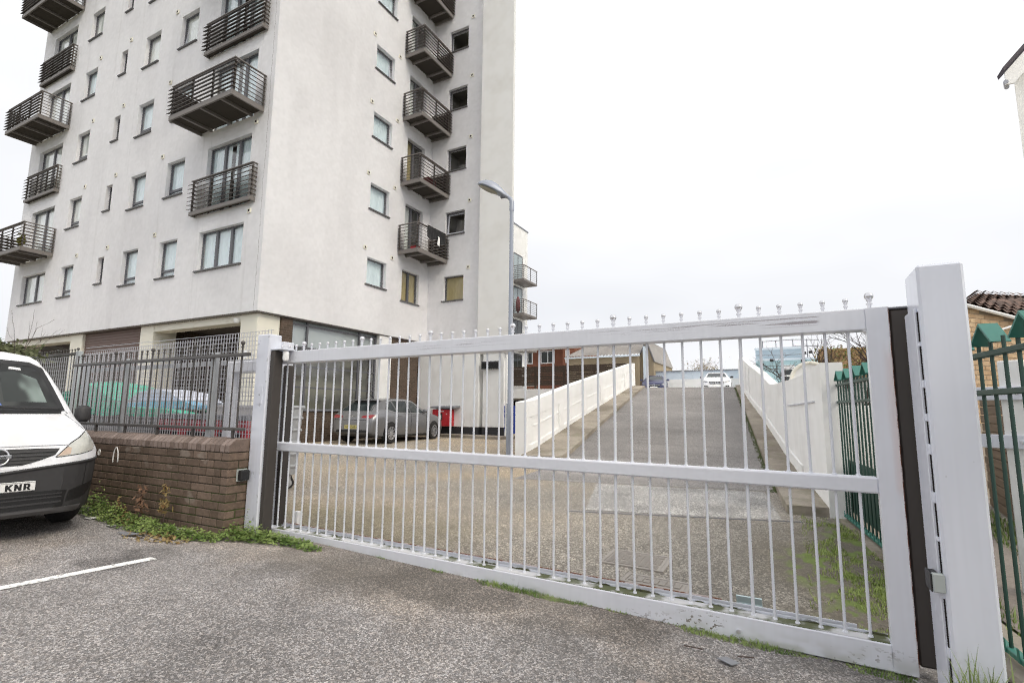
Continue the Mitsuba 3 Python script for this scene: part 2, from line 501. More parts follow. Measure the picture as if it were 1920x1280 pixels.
mat('bracket', (0.58, 0.72, 0.76), 0.3, metallic=0.4)
scene['m_leaf'] = {'type': 'twosided', 'bsdf': {'type': 'principled', 'base_color': mikit.proc(c_leaf), 'roughness': 0.6, 'specular': 0.3}}
scene['m_dryleaf'] = {'type': 'twosided', 'bsdf': {'type': 'principled', 'base_color': mikit.proc(c_dryleaf), 'roughness': 0.8, 'specular': 0.2}}
scene['m_glass'] = {'type': 'thindielectric', 'int_ior': 1.52}

# ------------------------------------------------------------------ ground, lot, courtyard, ramp, deck
struct('ground', grid(np.array([-900, -60, -30, 0, 30, 60, 900.0]), np.array([-900, -60, -20, 20, 70, 900.0]), lambda x, y: x * 0 - 0.55), 'm_ground')
struct('car_park', grid(np.linspace(-30, 12, 85), np.linspace(-12, 3.52, 32), G), 'm_asphalt', smooth=True, label='grey asphalt of coarse pale chippings in front of the gate')
struct('courtyard', grid(np.linspace(-40, 12, 105), np.linspace(3.52, 60, 113), lambda x, y: G(x, y) + 0.004), 'm_court', smooth=True, label='tan exposed gravel surface behind the gate')

RN = np.array([-5.6, 11.23])          # ramp: foot of the left parapet
RC = np.array([0.9937, 0.112])        # across the ramp, to the right
RH = np.array([-0.112, 0.9937])       # up the ramp
SLOPE, CREST, DECKZ = 0.1405, 17.65, 2.51


def rxy(c, t):
    return RN[0] + c * RC[0] + t * RH[0], RN[1] + c * RC[1] + t * RH[1]


def rz(c, t):
    x, y = rxy(c, t)
    w = 1.3
    tt = np.where(t < -w, 0, np.where(t > w, t, (t + w) ** 2 / (4 * w)))
    z = G(x, y) + 0.03 * 0 + SLOPE * tt + 0.006
    over = np.maximum(t - (CREST - 1.2), 0)
    return np.minimum(z - 0.5 * over * over * 0.045, DECKZ + 0.006)


def ramp_strip(c0, c1, ts, lift=0.0, nc=8, skew=0.0):
    """surface between two lines along the ramp; c0, c1 may be functions of t"""
    f0 = c0 if callable(c0) else (lambda t: np.full_like(t, c0, dtype=float))
    f1 = c1 if callable(c1) else (lambda t: np.full_like(t, c1, dtype=float))
    v, n = [], len(ts)
    for k in range(nc + 1):
        for t in ts:
            a, b = f0(np.array([t]))[0], f1(np.array([t]))[0]
            c = a + (b - a) * k / nc
            t2 = t + skew * (c - 0.9) if t == ts[0] else t
            x, y = rxy(c, t2)
            v.append((x, y, float(rz(c, t2)) + lift))
    f = []
    for k in range(nc):
        for i in range(n - 1):
            a = k * n + i
            f += [(a, a + 1, a + n + 1), (a, a + n + 1, a + n)]
    return trimesh.Trimesh(np.array(v), f, process=False)


def kerb_block(c0, c1, ts, h=0.11):
    """raised kerb strip: top and both sides"""
    top = ramp_strip(c0, c1, ts, h, 1)
    bot = ramp_strip(c0, c1, ts, -0.08, 1)
    n = len(ts)
    f = [*top.faces]
    off = len(top.vertices)
    for base in (0, n):
        for i in range(n - 1):
            a = base + i
            f += [(a, a + 1, off + a + 1), (a, off + a + 1, off + a)]
    for i in (0, n - 1):
        f += [(i, n + i, off + n + i), (i, off + n + i, off + i)]
    return trimesh.Trimesh(np.vstack([top.vertices, bot.vertices]), f, process=False)


kl = lambda t: 0.93 - 0.33 * np.clip(t / 17.6, 0, 1)
kr0 = lambda t: 5.17 + 0.0 * t - 0.12 * S(-t / 4.5)
wall_c = lambda t: np.interp(t, [-4.4, -2.2, 0, 1.8, 6.4, 10, 15.4, 19], [5.50, 5.60, 5.67, 5.64, 5.57, 5.47, 5.40, 5.38])
ts_r = np.concatenate([[-3.12], np.linspace(-2.4, 3, 19), np.linspace(3.6, CREST, 25), [19.5, 30]])
struct('ramp_road', ramp_strip(kl, kr0, ts_r, 0.0, 10, 0.143), 'm_ramp', smooth=True, label='grey asphalt ramp rising to the upper parking deck')
struct('ramp_kerb', kerb_block(0.0, kl, np.concatenate([np.linspace(-0.25, 3, 9), np.linspace(4, CREST, 16)])), 'm_concrete', label='raised concrete kerb along the white parapet at the ramp foot')
struct('ramp_kerb', kerb_block(kr0, wall_c, np.concatenate([np.linspace(-4.35, 3, 15), np.linspace(4, CREST, 16)])), 'm_concrete', label='broad concrete kerb along the curved white wall')
# mossy seam beside the right kerb of the ramp
mossy = []
for t in np.arange(-2.6, 17.0, 0.013):
    if RNG.random() < 0.85:
        c = float(kr0(np.array([t]))[0]) - 0.004 - 0.09 * RNG.random() ** 2.5
        x, y = rxy(c, t)
        s = 0.006 + 0.014 * RNG.random()
        mossy.append(trimesh.creation.icosphere(0, s).apply_transform(np.diag([1.3, 1.3, 0.7, 1])).apply_translation((x, y, float(rz(c, t)) + 0.004)))
single('ramp_moss', cat(mossy), mat('darkmoss', (0.075, 0.095, 0.03), 0.95), 'strip of dark moss along the foot of the right ramp kerb', 'moss', kind='stuff')

# paler worn concrete bay between the drain and the asphalt
px = [(-2.3, 6.30), (-0.15, 7.02), (-0.42, 9.15), (-2.9, 8.5)]
struct('concrete_patch', trimesh.Trimesh([(x, y, float(G(x, y)) + 0.009) for x, y in px], [(0, 1, 2), (0, 2, 3)], process=False), mat('patch', lambda p, n, uv: mi.Color3f(0.95, 0.92, 0.88) * ((0.17 + 0.34 * voronoi(p.x * 62, p.y * 62)[2] ** 2) * (0.55 + 0.9 * fbm(p.x * 2.2, p.y * 2.2, 1.0, 4))), 0.9), label='paler worn concrete apron below the ramp')

# linear drain
dch = thing('drain_channel', 'narrow slotted drain channel across the courtyard below the ramp', 'drain')
d0, d1 = np.array([-2.45, 6.13]), np.array([0.05, 7.06])
dv = (d1 - d0); L = np.linalg.norm(dv); dv /= L; dn = np.array([-dv[1], dv[0]])
dz = lambda a, b: float(G(*(d0 + a * dv + b * dn)))
fm = lambda m: mapped(m, lambda a, b, c: (d0[0] + a * dv[0] + b * dn[0], d0[1] + a * dv[1] + b * dn[1], c + G(d0[0] + a * dv[0], d0[1] + a * dv[1])))
part(dch, 'channel', fm(box(0, L, -0.035, 0.035, -0.02, 0.010)), 'm_zincgrey')
part(dch, 'grating', fm(cat([box(a, a + 0.026, -0.034, 0.034, 0.0105, 0.017) for a in np.arange(0, L - 0.02, 0.045)])), 'm_iron', kind='stuff')


def cover(name, label, cx, cy, w, h, ang):
    k = thing(name, label, 'manhole cover', 'iron covers set in the courtyard')
    ca, sa = math.cos(ang), math.sin(ang)
    z = float(G(cx, cy))
    mp = lambda m: mapped(m, lambda a, b, c: (cx + a * ca - b * sa, cy + a * sa + b * ca, z + c - 0.0196 * (a * ca - b * sa)))
    part(k, 'frame', mp(cat(box(-w / 2, w / 2, -h / 2, -h / 2 + 0.03, 0, 0.016), box(-w / 2, w / 2, h / 2 - 0.03, h / 2, 0, 0.016), box(-w / 2, -w / 2 + 0.03, -h / 2 + 0.03, h / 2 - 0.03, 0, 0.016), box(w / 2 - 0.03, w / 2, -h / 2 + 0.03, h / 2 - 0.03, 0, 0.016))), 'm_iron')
    part(k, 'lid', mp(box(-w / 2 + 0.034, w / 2 - 0.034, -h / 2 + 0.034, h / 2 - 0.034, 0, 0.0125)), 'm_iron')
    bars = []
    nx, ny = int(w / 0.062), int(h / 0.036)
    for i in range(nx):
        for j in range(ny):
            if (i % 5 == 2 and j % 6 == 3): continue
            a, b = -w / 2 + 0.05 + i * (w - 0.1) / nx, -h / 2 + 0.05 + j * (h - 0.1) / ny
            bars.append(box(a, a + 0.043, b, b + 0.017, 0.0128, 0.019))
    part(k, 'tread', mp(cat(bars)), 'm_iron', kind='stuff')


cover('manhole_cover', 'larger chequered iron cover in the gravel behind the gate', -1.20, 4.52, 0.52, 0.46, 0.02)
cover('manhole_cover', 'smaller iron cover partly hidden by the bottom rail of the gate', -0.93, 4.03, 0.48, 0.22, -0.02)

# upper deck
DY = 28.75
struct('parking_deck', cat(box(-20, -7.75, DY, 75, 1.95, DECKZ), box(-7.75, 8, DY + 0.1, 75, 1.95, DECKZ)), 'm_white', label='cream edged concrete deck at the top of the ramp')
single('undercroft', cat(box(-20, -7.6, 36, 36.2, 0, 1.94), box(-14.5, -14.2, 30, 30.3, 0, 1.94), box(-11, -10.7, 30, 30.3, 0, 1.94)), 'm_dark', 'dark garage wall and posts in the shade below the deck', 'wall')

# parapets
PT = np.linspace(0, CREST, 40)


def parapet_piece(c0, c1, t0, t1, h0, h1):
    """solid following the ramp between heights h0 and h1 above it"""
    ts = np.linspace(t0, t1, max(2, int((t1 - t0) / 0.6) + 1))
    v = []
    for t in ts:
        zz = float(rz(0.0, t)) if t > -0.5 else float(G(*rxy(0, t)))
        for c, hh in ((c0, h0), (c1, h0), (c1, h1), (c0, h1)):
            x, y = rxy(c, t)
            v.append((x, y, zz + hh))
    f = []
    for i in range(len(ts) - 1):
        for k in range(4):
            q = (k + 1) % 4
            f += [(4 * i + k, 4 * i + q, 4 * i + 4 + q), (4 * i + k, 4 * i + 4 + q, 4 * i + 4 + k)]
    e = 4 * (len(ts) - 1)
    f += [(0, 1, 2), (0, 2, 3), (e, e + 1, e + 2), (e, e + 2, e + 3)]
    return trimesh.Trimesh(np.array(v), f, process=False)


lp = thing('parapet_wall', 'white panelled parapet climbing along the near side of the ramp', 'wall')
part(lp, 'wall', parapet_piece(-0.25, -0.028, 0, CREST, -0.15, 1.31), 'm_white')
part(lp, 'top_band', parapet_piece(-0.026, 0.0, 0, CREST, 0.92, 1.31), 'm_white')
part(lp, 'bottom_band', parapet_piece(-0.026, 0.0, 0, CREST, -0.15, 0.24), 'm_white')
part(lp, 'end_rib', parapet_piece(-0.026, 0.0, 0, 0.32, 0.242, 0.918), 'm_white')
for k in range(5):
    t0 = 2.9 + 2.9 * k
    part(lp, 'rib', parapet_piece(-0.026, 0.0, t0, t0 + 0.5, 0.242, 0.918), 'm_white')
part(lp, 'groove_strip', parapet_piece(-0.027, -0.006, 0.7, CREST - 0.5, 0.66, 0.69), 'm_white')
part(lp, 'end_post', parapet_piece(-0.26, 0.012, CREST + 0.001, CREST + 0.3, -0.1, 1.36), 'm_white')

# curved wall on the other side
rw = thing('curved_wall', 'white wall with swept top that flares out by the green fence', 'wall')


def curved(ts, inner, outer, zlo, zhi):
    v = []
    for t in ts:
        ci, co = float(inner(t)), float(outer(t))
        for c, z in ((ci, zlo(t)), (co, zlo(t)), (co, zhi(t)), (ci, zhi(t))):
            x, y = rxy(c, t)
            v.append((x, y, z))
    f = []
    for i in range(len(ts) - 1):
        for k in range(4):
            q = (k + 1) % 4
            f += [(4 * i + k, 4 * i + q, 4 * i + 4 + q), (4 * i + k, 4 * i + 4 + q, 4 * i + 4 + k)]
    e = 4 * (len(ts) - 1)
    f += [(0, 1, 2), (0, 2, 3), (e, e + 1, e + 2), (e, e + 2, e + 3)]
    return trimesh.Trimesh(np.array(v), f, process=False)


base_z = lambda t: float(rz(5.5, np.array(float(t)))) - 0.15
top_prof = lambda t: float(np.interp(t, [-4.4, -3.4, -2.2, -1, 0, 1, 2, 3, 3.8, 4.6, 5.6, 7, 11, 16, 19], [1.80, 1.80, 1.80, 1.82, 1.85, 1.87, 1.88, 1.90, 1.95, 2.08, 2.25, 2.50, 3.12, 3.92, 3.98]))
ts_w = np.concatenate([np.linspace(-4.4, 5.6, 41), np.linspace(6.2, 18.5, 22)])
part(rw, 'wall', curved(ts_w, wall_c, lambda t: wall_c(t) + 0.24, base_z, top_prof), 'm_white', smooth=40)
part(rw, 'skirting', curved(np.linspace(-1.5, 17, 40), lambda t: wall_c(t) - 0.03, lambda t: wall_c(t) - 0.001, base_z, lambda t: float(rz(5.5, np.array(float(t)))) + 0.32), 'm_white', smooth=40)
part(rw, 'panel_moulding', curved(np.linspace(-3.6, 0.4, 16), lambda t: wall_c(t) - 0.022, lambda t: wall_c(t) - 0.001, lambda t: 1.325, lambda t: 1.345), 'm_lightgrey')
for k in range(4):
    t0 = 10.5 + 1.9 * k
    part(rw, 'rib', curved(np.linspace(t0, t0 + 0.35, 3), lambda t: wall_c(t) - 0.026, lambda t: wall_c(t) - 0.001, lambda t: float(rz(5.5, np.array(float(t)))) + 0.33, lambda t: top_prof(t) - 0.1), 'm_white')

# white bay line and paving strip in the lot
lm = box(-0.05, 0.05, -3.2, 0.0, 0, 0.002)
single('bay_line', mapped(grid(np.linspace(-0.045, 0.045, 3), np.linspace(-3.4, 0, 40), lambda x, y: x * 0), lambda a, b, c: (-4.47 + a + 0.128 * b, 2.46 + b, G(-4.47 + a + 0.128 * b, 2.46 + b) + 0.004)), 'm_line', 'worn white parking line on the asphalt in front of the van', 'road marking')
for i in range(7):
    pm = cbox(0, 0.2, -0.26, 0, -0.02, 0.012, 0.006)
    x0 = -0.70 + i * 0.208
    key = f'car_park__paver_{i + 1:03d}'
    TAKEN.add(key)
    scene[key] = mikit.ply(mapped(pm, lambda a, b, c: (x0 + a + 0.2 * 0, 2.60 + b - 0.03 * a + 0.045 * i * 0.2, c + G(x0 + a, 2.5))), mat('paver', (0.30, 0.245, 0.225), 0.85) if i == 0 else 'm_paver')

# ------------------------------------------------------------------ the tower block
# drawn on a nominal grid (storey 2.74), built at UNIT size from its near corner
UNIT, CORNER, AT = 1.073, np.array([-12.9, 9.2, 0.0]), np.array([-13.842, 9.872, -0.085])


def bld(m):
    m = m.copy()
    m.vertices = (m.vertices - CORNER) * UNIT + AT
    return m


FRONT = lambda a, o, z: (a, 9.2 - o, z)
SIDE = lambda a, o, z: (-12.9 + o, a, z)
WING = lambda a, o, z: (a, 16.84 - o, z)
HEADS = [6.57, 9.33, 12.07, 14.77, 17.46, 20.2]
TOP = 24.0
tb = thing('tower_block', 'tall off-white rendered tower block with slatted dark metal balconies', 'building')
openings = {'f': [], 's': [], 'w': []}
jobs = []


def win(face, a0, a1, z0, z1, bays=1, depth=0.13, back='m_blind', sill=True, transom=None, tilt=0.0, drape=None):
    openings[face].append((a0, a1, z0, z1))
    jobs.append((face, a0, a1, z0, z1, bays, depth, back, sill, transom, tilt, drape))


rnd = random.Random(3)
for r, hd in enumerate(HEADS):
    bk = lambda: rnd.choice(['m_blind', 'm_blind', 'm_blind', 'm_curtain'])
    if r == 0:
        win('f', -28.32, -26.24, hd - 1.22, hd, 2, back='m_curtain')
        win('f', -15.95, -13.80, hd - 1.23, hd, 3, back='m_blind')
    else:
        win('f', -28.2, -26.15, hd - 2.15, hd, 2, sill=False, back='m_curtain', drape=1)
        win('f', -15.88, -13.74, hd - 2.2, hd, 3, sill=False, back='m_blind', drape=1)
    win('f', -24.90, -23.92, hd - 1.21, hd, 1, back=bk(), transom=0.2)
    win('f', -22.10, -21.66, hd - 0.97, hd, 1, back='m_room')
    win('f', -20.40, -19.42, hd - 1.22, hd, 1, back=bk(), transom=0.2 if r < 3 else None)
    win('f', -18.12, -17.12, hd - 1.22, hd, 1, back=bk(), transom=0.2 if r < 3 else None, tilt=0.12 if r == 3 else 0)
    win('s', 13.32, 14.32, hd - 1.02, hd - 0.05, 1, depth=0.16, back='m_blind', tilt=0.1 if r == 3 else 0)
    if r == 0:
        win('s', 15.2, 16.24, hd - 1.25, hd - 0.04, 2, depth=0.12, back='m_net')
    else:
        win('s', 15.25, 16.35, hd - 2.2, hd - 0.12, 2, depth=0.16, sill=False, back='m_room', drape=2)
    win('w', -12.12, -11.17, hd - 1.05 if r == 0 else hd - 1.07, hd - 0.05 if r == 0 else hd - 0.1, 1, depth=0.12, back='m_net' if r == 0 else 'm_room', tilt=0.1 if r == 1 else 0)


def holed(a0, a1, z0, z1, holes):
    p = sbox(a0, z0, a1, z1)
    return p.difference(unary_union([sbox(h[0], h[2], h[1], h[3]) for h in holes]))


part(tb, 'front_wall', bld(mapped(ext(holed(-29.2, -12.9, 3.87, TOP, openings['f']), 0.3), lambda a, z, o: FRONT(a, -o, z))), 'm_render')
part(tb, 'side_wall', bld(mapped(ext(holed(9.5, 16.84, 3.87, TOP, openings['s']), 0.3), lambda a, z, o: SIDE(a, -o, z))), 'm_render')
part(tb, 'wing_wall', bld(mapped(ext(holed(-12.9, -10.33, 3.62, TOP, openings['w']), 0.3), lambda a, z, o: WING(a, -o, z))), 'm_render')
part(tb, 'stair_wall', bld(cbox(-10.33, -8.86, 16.6, 16.74, 3.28, TOP, 0.02)), 'm_white')
part(tb, 'back_wall', bld(ext(Polygon([(-29.2, 9.5), (-28.9, 9.5), (-28.9, 23.7), (-15.4, 23.7), (-13.2, 21.3), (-10.34, 17.14), (-9.3, 16.741), (-8.87, 16.741), (-12.9, 22.3), (-15.2, 24), (-29.2, 24)]), TOP).apply_translation((0, 0, 0.0))), 'm_render')
part(tb, 'roof', bld(box(-29.2, -12.9, 9.2, 24, TOP + 0.002, TOP + 0.3)), 'm_zincgrey')
part(tb, 'soffit', bld(cat(box(-29.15, -12.95, 9.24, 9.7, 3.84, 3.868), box(-13.3, -12.95, 9.71, 16.8, 3.84, 3.868), box(-28.8, -13.31, 9.71, 23, 3.84, 3.90))), 'm_balcony')

MAPS = {'f': FRONT, 's': SIDE, 'w': WING}
for face, a0, a1, z0, z1, bays, depth, back, sill, transom, tilt, drape in jobs:
    mp = MAPS[face]
    w = part(tb, 'window')
    M_ = lambda m: bld(mapped(m, mp))
    fw = 0.042
    bars = [box(a0, a0 + fw, -depth - 0.045, -depth, z0, z1), box(a1 - fw, a1, -depth - 0.045, -depth, z0, z1),
            box(a0 + fw, a1 - fw, -depth - 0.045, -depth, z0, z0 + fw), box(a0 + fw, a1 - fw, -depth - 0.045, -depth, z1 - fw, z1)]
    for b in range(1, bays):
        x = a0 + (a1 - a0) * b / bays
        bars.append(box(x - 0.05, x + 0.05, -depth - 0.058, -depth + 0.002, z0 + fw, z1 - fw))
    if transom:
        zt = z0 + (z1 - z0) * transom
        bars.append(box(a0 + fw, a1 - fw, -depth - 0.058, -depth + 0.002, zt - 0.035, zt + 0.035))
    part(w, 'frame', M_(cat(bars)), 'm_frame')
    pane = box(a0 + 0.03, a1 - 0.03, -depth - 0.0305, -depth - 0.03, z0 + 0.03, z1 - 0.03)
    pane = trimesh.Trimesh([(a0 + 0.03, -depth - 0.03, z0 + 0.03), (a1 - 0.03, -depth - 0.03, z0 + 0.03), (a1 - 0.03, -depth - 0.03, z1 - 0.03), (a0 + 0.03, -depth - 0.03, z1 - 0.03)], [(0, 1, 2), (0, 2, 3)], process=False)
    part(w, 'pane', M_(pane), 'm_glass')
    if tilt:
        sash = cat(box(a0 + 0.05, a1 - 0.05, 0, 0.04, 0, 0.05), box(a0 + 0.05, a1 - 0.05, 0, 0.04, z1 - z0 - 0.16, z1 - z0 - 0.11), box(a0 + 0.05, a0 + 0.1, 0, 0.04, 0.05, z1 - z0 - 0.16), box(a1 - 0.1, a1 - 0.05, 0, 0.04, 0.05, z1 - z0 - 0.16))
        sash = mapped(sash, lambda a, o, z: (a, -depth - 0.02 - 0.10 * (1 - z / 1.2) * 0 + o + z * tilt * -1.0, z0 + 0.05 + z))
        part(w, 'sash', M_(sash), 'm_lightgrey')
    n = 24
    aa = np.linspace(a0 + 0.02, a1 - 0.02, n)
    oo = -depth - 0.085 + 0.012 * np.sin(np.arange(n) * 1.9)
    if back == 'm_room': oo = np.full(n, -depth - 0.6)
    lo = z0
    cv = np.concatenate([np.stack([aa, oo, np.full(n, lo)], -1), np.stack([aa, oo, np.full(n, z1)], -1)])
    cf = [q for i in range(n - 1) for q in ((i, i + 1, n + i + 1), (i, n + i + 1, n + i))]
    if back == 'm_room':
        rm = cat(box(a0 - 0.1, a1 + 0.1, -1.0, -0.98, z0 - 0.1, z1 + 0.1), box(a0 - 0.12, a0 - 0.1, -1.0, -0.301, z0 - 0.1, z1 + 0.1), box(a1 + 0.1, a1 + 0.12, -1.0, -0.301, z0 - 0.1, z1 + 0.1), box(a0 - 0.1, a1 + 0.1, -1.0, -0.301, z1 + 0.1, z1 + 0.12), box(a0 - 0.1, a1 + 0.1, -1.0, -0.301, z0 - 0.12, z0 - 0.1))
        part(w, 'room', M_(rm), 'm_room')
        if drape == 2:
            k = n // 2
            cv2 = cv.copy(); cv2[:, 1] = -depth - 0.12 + 0.02 * np.sin(np.tile(np.arange(n), 2) * 1.9)
            cf2 = [q for i in range(k) for q in ((i, i + 1, n + i + 1), (i, n + i + 1, n + i))]
            part(w, 'curtain', M_(trimesh.Trimesh(cv2, cf2, process=False)), 'm_net' if rnd.random() < 0.3 else 'm_curtain')
    else:
        if drape == 1:   # a darker door leaf beside pale curtains
            part(w, 'room', M_(box(a0 + 0.02, a1 - 0.02, -depth - 0.7, -depth - 0.68, z0, z1)), 'm_room')
            cf = [q for i in range(n - 1) if (i % 12) < 10 for q in ((i, i + 1, n + i + 1), (i, n + i + 1, n + i))]
        part(w, 'curtain', M_(trimesh.Trimesh(cv, cf, process=False)), back)
    if sill:
        part(w, 'sill', M_(cbox(a0 - 0.07, a1 + 0.03, -depth, 0.06, z0 - 0.055, z0 - 0.002, 0.008)), 'm_sill')


def blade(p0, p1, out, tiltz=0.028, wd=0.10, th=0.018):
    """a tilted flat slat from p0 to p1; out: horizontal unit vector pointing outward"""
    p0, p1, out = (np.array(q, float) for q in (p0, p1, out))
    v = []
    for p in (p0, p1):
        v += [p - out * wd / 2 + (0, 0, tiltz), p + out * wd / 2 - (0, 0, tiltz), p + out * wd / 2 + (0, 0, th - tiltz), p - out * wd / 2 + (0, 0, th + tiltz)]
    f = [(0, 1, 2), (0, 2, 3), (4, 6, 5), (4, 7, 6)] + [q for k in range(4) for q in ((k, k + 4, (k + 1) % 4), ((k + 1) % 4, k + 4, (k + 1) % 4 + 4))]
    return trimesh.Trimesh(np.array(v), f, process=False)


def balcony(face, a0, a1, depth, zb, posts, label):
    mp = MAPS[face]
    M_ = lambda m: bld(mapped(m, mp))
    b = part(tb, 'balcony', label=label)
    D = depth
    fz = 0.17 if D > 0.5 else 0.13
    part(b, 'floor_frame', M_(cat(cbox(a0, a1, D - 0.05, D, zb, zb + fz), cbox(a0, a0 + 0.05, 0.0, D - 0.051, zb, zb + fz), cbox(a1 - 0.05, a1, 0.0, D - 0.051, zb, zb + fz))), 'm_balcony')
    if D > 0.5:
        nb = max(8, int((a1 - a0) / 0.14))
        da = (a1 - a0 - 0.11) / nb
        part(b, 'decking', M_(cat([box(a0 + 0.055 + i * da, a0 + 0.055 + i * da + da - 0.003, 0.001, D - 0.055, zb + 0.10, zb + 0.13) for i in range(nb)])), 'm_decking', kind='stuff')
        for q in ((0.18, 0.5, 0.82) if a1 - a0 > 2.5 else (0.25, 0.75)):
            x = a0 + (a1 - a0) * q
            part(b, 'joist', M_(box(x - 0.04, x + 0.04, 0.001, D - 0.055, zb + 0.02, zb + 0.098)), 'm_balcony')
    else:
        part(b, 'decking', M_(box(a0 + 0.055, a1 - 0.055, 0.001, D - 0.055, zb + 0.06, zb + 0.09)), 'm_decking')
    zt = zb + 1.13
    ps = [a0 + 0.03 + (a1 - a0 - 0.06) * q for q in np.linspace(0, 1, posts)]
    pm = [box(x - 0.02, x + 0.02, D - 0.10, D - 0.055, zb + 0.1, zt) for x in ps]
    if D > 0.5:
        pm += [box(x - 0.02, x + 0.02, 0.02, 0.06, zb + 0.1, zt) for x in (a0 + 0.03, a1 - 0.03)]
    for m in pm: part(b, 'post', M_(m), 'm_balcony')
    part(b, 'top_rail', M_(cat(cbox(a0 - 0.02, a1 + 0.02, D - 0.11, D - 0.02, zt + 0.001, zt + 0.035, 0.006), *[cbox(x - 0.03, x + 0.03, 0.0, D - 0.111, zt + 0.001, zt + 0.035, 0.006) for x in (a0 + 0.01, a1 - 0.01)])), 'm_balcony')
    nl = 7
    for i in range(nl):
        z = zb + fz + 0.075 + i * (zt - zb - fz - 0.06) / nl
        o = D - 0.005
        ms = [blade((a0 - 0.07, o, z), (a1 + 0.07, o, z), (0, 1, 0))]
        if D > 0.5:
            ms += [blade((a0 - 0.005, 0.02, z), (a0 - 0.005, D - 0.06, z), (-1, 0, 0)), blade((a1 + 0.005, 0.02, z), (a1 + 0.005, D - 0.06, z), (1, 0, 0))]
        else:
            ms += [box(a0 - 0.005, a0 + 0.015, 0, D - 0.06, z - 0.02, z + 0.02), box(a1 - 0.015, a1 + 0.005, 0, D - 0.06, z - 0.02, z + 0.02)]
        part(b, 'slat', M_(cat(ms)), 'm_slat')
    return b


for r in range(1, 6):
    zb = HEADS[r] - 2.23
    if r in (1, 3, 5): balcony('f', -28.8, -25.75, 1.05, zb, 4, None)
    else: balcony('f', -28.7, -25.95, 0.2, zb, 4, None)
    if r in (2, 4): balcony('f', -16.33, -13.27, 1.03, zb, 4, None)
    else: balcony('f', -16.3, -13.36, 0.2, zb, 4, None)
    balcony('s', 14.9, 16.79, 0.97, HEADS[r] - 2.3, 3, None)

for face, pts in (('f', [(-21.48, .31), (-23.74, .31), (-18.45, .31), (-13.57, .29)]), ('s', [(13.17, .25), (14.58, .24)]), ('w', [(-10.94, .22)])):
    for r, hd in enumerate(HEADS):
        for a, dz_ in pts:
            if face == 'f' and a > -14 and r in (2, 4): continue
            v = part(tb, 'vent')
            z = hd + dz_
            mp = MAPS[face]
            part(v, 'cowl', bld(mapped(cat(cbox(a - 0.075, a + 0.075, 0.0, 0.035, z - 0.075, z + 0.075, 0.008)), mp)), 'm_cream')
            part(v, 'slot', bld(mapped(box(a - 0.035, a + 0.035, 0.0355, 0.038, z - 0.03, z + 0.035), mp)), 'm_dark')

# ground floor: front
for a0, a1, nm in ((-23.85, -22.95, 'column'), (-19.05, -18.28, 'column'), (-13.82, -13.08, 'column')):
    part(tb, nm, bld(cbox(a0, a1, 9.36, 10.1, 0.0, 3.838, 0.015)), 'm_cream')
part(tb, 'column', bld(cbox(-29.0, -28.2, 9.36, 10.1, 0.0, 3.838, 0.015)), 'm_cream')
part(tb, 'beam', bld(cbox(-18.279, -13.821, 9.38, 9.8, 3.62, 3.837, 0.01)), 'm_cream')
part(tb, 'beam', bld(cbox(-28.199, -23.851, 9.38, 9.8, 3.62, 3.837, 0.01)), 'm_cream')
prof = []
for i in range(38):
    z = 3.83 - i * 0.1
    prof += [(9.47, z), (9.455, z - 0.02), (9.455, z - 0.08), (9.47, z - 0.095)]
pv, pf = [], []
for (y, z) in prof: pv += [(-22.94, y, z), (-19.06, y, z)]
for i in range(len(prof) - 1): pf += [(2 * i, 2 * i + 1, 2 * i + 3), (2 * i, 2 * i + 3, 2 * i + 2)]
part(tb, 'roller_shutter', bld(trimesh.Trimesh(np.array(pv), pf, process=False)), 'm_shutter', label='brown ribbed roller shutter on the ground floor')
part(tb, 'garage_wall', bld(cat(box(-28.9, -13.9, 15.0, 15.2, 0, 3.83), box(-18.9, -18.7, 10.11, 15, 0, 3.83), box(-23.4, -23.2, 10.11, 15, 0, 3.83), box(-13.9, -13.7, 10.11, 15.2, 0, 3.83))), 'm_farbrick')
# ground floor: right face
part(tb, 'brick_pier', bld(cbox(-13.7, -13.02, 10.105, 10.5, 0.0, 3.838, 0.01)), 'm_farbrick')
part(tb, 'brick_pier', bld(box(-13.3, -13.02, 14.86, 16.5, 0.0, 3.838)), 'm_farbrick')
part(tb, 'white_pier', bld(cbox(-13.3, -12.96, 14.2, 14.855, 0.0, 3.838, 0.01)), 'm_white')
part(tb, 'dwarf_wall', bld(box(-13.28, -13.03, 10.51, 14.19, 0.0, 1.10)), 'm_farbrick')
part(tb, 'window_ledge', bld(cbox(-13.28, -12.97, 10.505, 14.195, 1.102, 1.165, 0.01)), 'm_zincgrey')
gw = part(tb, 'shop_window')
zs = [1.17, 1.82, 2.46, 3.04, 3.72]
bars = [box(-13.16, -13.10, 10.505, 14.195, z - 0.022, z + 0.022) for z in zs[1:]] + [box(-13.162, -13.098, y - 0.03, y + 0.03, 1.166, 3.837) for y in (10.54, 11.12, 13.35, 14.16)]
part(gw, 'frame', bld(cat(bars)), 'm_frame')
for i in range(4):
    for y0, y1 in ((10.57, 11.09), (11.15, 13.32), (13.38, 14.13)):
        part(gw, 'pane', bld(trimesh.Trimesh([(-13.13, y0, zs[i] + .02), (-13.13, y1, zs[i] + .02), (-13.13, y1, zs[i + 1] - .02), (-13.13, y0, zs[i + 1] - .02)], [(0, 1, 2), (0, 2, 3)], process=False)), 'm_glass')
part(gw, 'frosted_film', bld(box(-13.24, -13.22, 10.52, 14.18, 3.05, 3.83)), mat('film', (0.42, 0.47, 0.48), 0.5))
